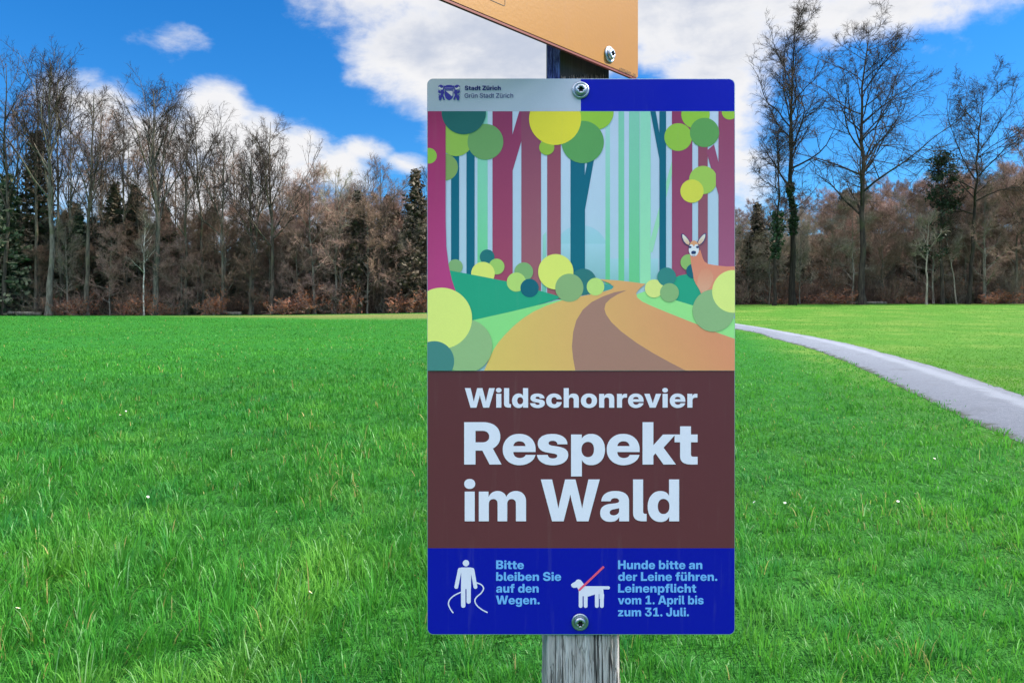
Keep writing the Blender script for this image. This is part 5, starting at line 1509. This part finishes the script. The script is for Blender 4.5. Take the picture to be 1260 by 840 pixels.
# ================================================================== the arrow board
m_orange, t = mat('orange_enamel', .38, .4)
P = t.n('ShaderNodeTexCoord').outputs['Object']
n1 = t.noise(P, 9, 4, .6); n2 = t.noise(P, 420, 3, .6)
c = t.mix(n1, (.29,.122,.004), (.33,.143,.006))
c = t.mix(t.smooth(n2, .70, .80, 0, .4), c, (.34, .14, .03))
n3 = t.noise(t.mapping(P, scale=(60, 60, 9)), 1.0, 5, .65)
c = t.mix(t.smooth(n3, .5, .8, 0, .35), c, (.30, .13, .03))
t.put(t.b.inputs['Base Color'], c)
bump(t, t.noise(P, 240, 2, .5), .05, .002)
m_rimshade, t = mat('shaded_red_edge', .55, .4); t.b.inputs['Base Color'].default_value = (.15, .013, .007, 1)  # dark red is the board's lower edge in shade, put into the colour
m_black, t = mat('black_print', .5, .3); t.b.inputs['Base Color'].default_value = (.035, .022, .018, 1)
# its back face lies along the slanting cut; local x runs from the arrow tip to the blunt end
P0 = Vector((at(689, SY + .004), SY + .004, 0))
nrm = Vector((ARD.y, -ARD.x, 0))
GAP = .019
Q0 = P0 + nrm * (GAP + .0045)


def along(px):
    u = (px - 630) / FPX
    return (u * Q0.y - Q0.x) / (ARD.x - u * ARD.y)


tR = along(785); tL = tR - .56
zBot = EYE + (HOR - 95) / FPX * (Q0.y + ARD.y * along(775)) + .003
org = P0 + ARD * tR + nrm * GAP
board = thing('arrow_board', 'orange direction board seen at a slant above the notice', 'sign', (org.x, org.y, zBot), math.atan2(ARD.y, ARD.x))
BH = .16
TH = .0045


def solid(pts, y0, y1, name, parent, mm):
    n = len(pts)
    V = [(x, y0, z) for x, z in pts] + [(x, y1, z) for x, z in pts]
    F = [tuple(range(n)), tuple(range(n, 2 * n))[::-1]] + [(k, n + k, n + (k + 1) % n, (k + 1) % n) for k in range(n)]
    bm = bmesh.new(); vs = [bm.verts.new(v) for v in V]
    for f in F: bm.faces.new([vs[k] for k in f])
    bmesh.ops.recalc_face_normals(bm, faces=bm.faces)
    me = bpy.data.meshes.new('m'); bm.to_mesh(me); bm.free()
    return link(name, me, mm, parent)


def rpoly(pts, rr, n=5):
    out = []
    for k in range(len(pts)):
        p, a, b_ = Vector(pts[k]), Vector(pts[k - 1]), Vector(pts[(k + 1) % len(pts)])
        u, v = (a - p).normalized(), (b_ - p).normalized()
        s0, s1 = p + u * rr, p + v * rr
        for q in range(n + 1):
            f = q / n; out.append(tuple((1 - f) ** 2 * s0 + 2 * f * (1 - f) * p + f * f * s1))
    return out


LB = tR - tL
outl = rpoly([(0, 0), (0, BH), (-LB + .07, BH), (-LB, BH / 2), (-LB + .07, 0)], .004)
# local y points into the post
solid(outl, -TH, 0, 'board', board, m_orange)
inl = lambda d: rpoly([(-.0 + 0, -d), (0, -.0002), (-LB + .07, -.0002), (-LB + .07, -d)], .0002)
solid([(-.003, -.0030), (-.003, -.0002), (-LB + .074, -.0002), (-LB + .074, -.0030)], -TH + .0006, -.0002, 'shaded_folded_edge', board, m_rimshade)


def bpx(px, py):
    """photo pixel -> point on the board's face (x along, z up)"""
    u = (px - 630) / FPX
    o = org - nrm * 0 + nrm * TH
    # org + ARD*s lies on the pixel's column
    s_ = (u * o.y - o.x) / (ARD.x - u * ARD.y)
    Yd = o.y + ARD.y * s_
    return s_, EYE + (HOR - py) * Yd / FPX - zBot


# the outlined field on its face, mostly above the picture
cxr, czr = bpx(621.5, 8.5)
fo = rpoly([(cxr, czr), (cxr, BH - .012), (-LB + .09, BH - .012), (-LB + .09, czr)], .003)
fi = rpoly([(cxr - .0006, czr + .0006), (cxr - .0006, BH - .0126), (-LB + .0906, BH - .0126), (-LB + .0906, czr + .0006)], .0026)
n = len(fo)
me = bpy.data.meshes.new('m')
me.from_pydata([(x, -TH - .0003, z) for x, z in fo + fi], [], [(k, (k + 1) % n, n + (k + 1) % n, n + k)[::-1] for k in range(n)])
link('outlined_field', me, m_black, board)
xa, za = bpx(762, 86.5); xb2, zb2 = bpx(782, 95)
text_mesh([('67834501-20', xa, xb2, 0.0, .0049)], GLYPH_REGULAR, board, 'code_lettering', (0, 0, 0), TH + .0003, m_black, place=lambda x, y: (x, za - .0012 - y))
xs, zs_ = bpx(749.5, 67.5)
screw(board, xs, -TH - .0002, zs_, 1.0)
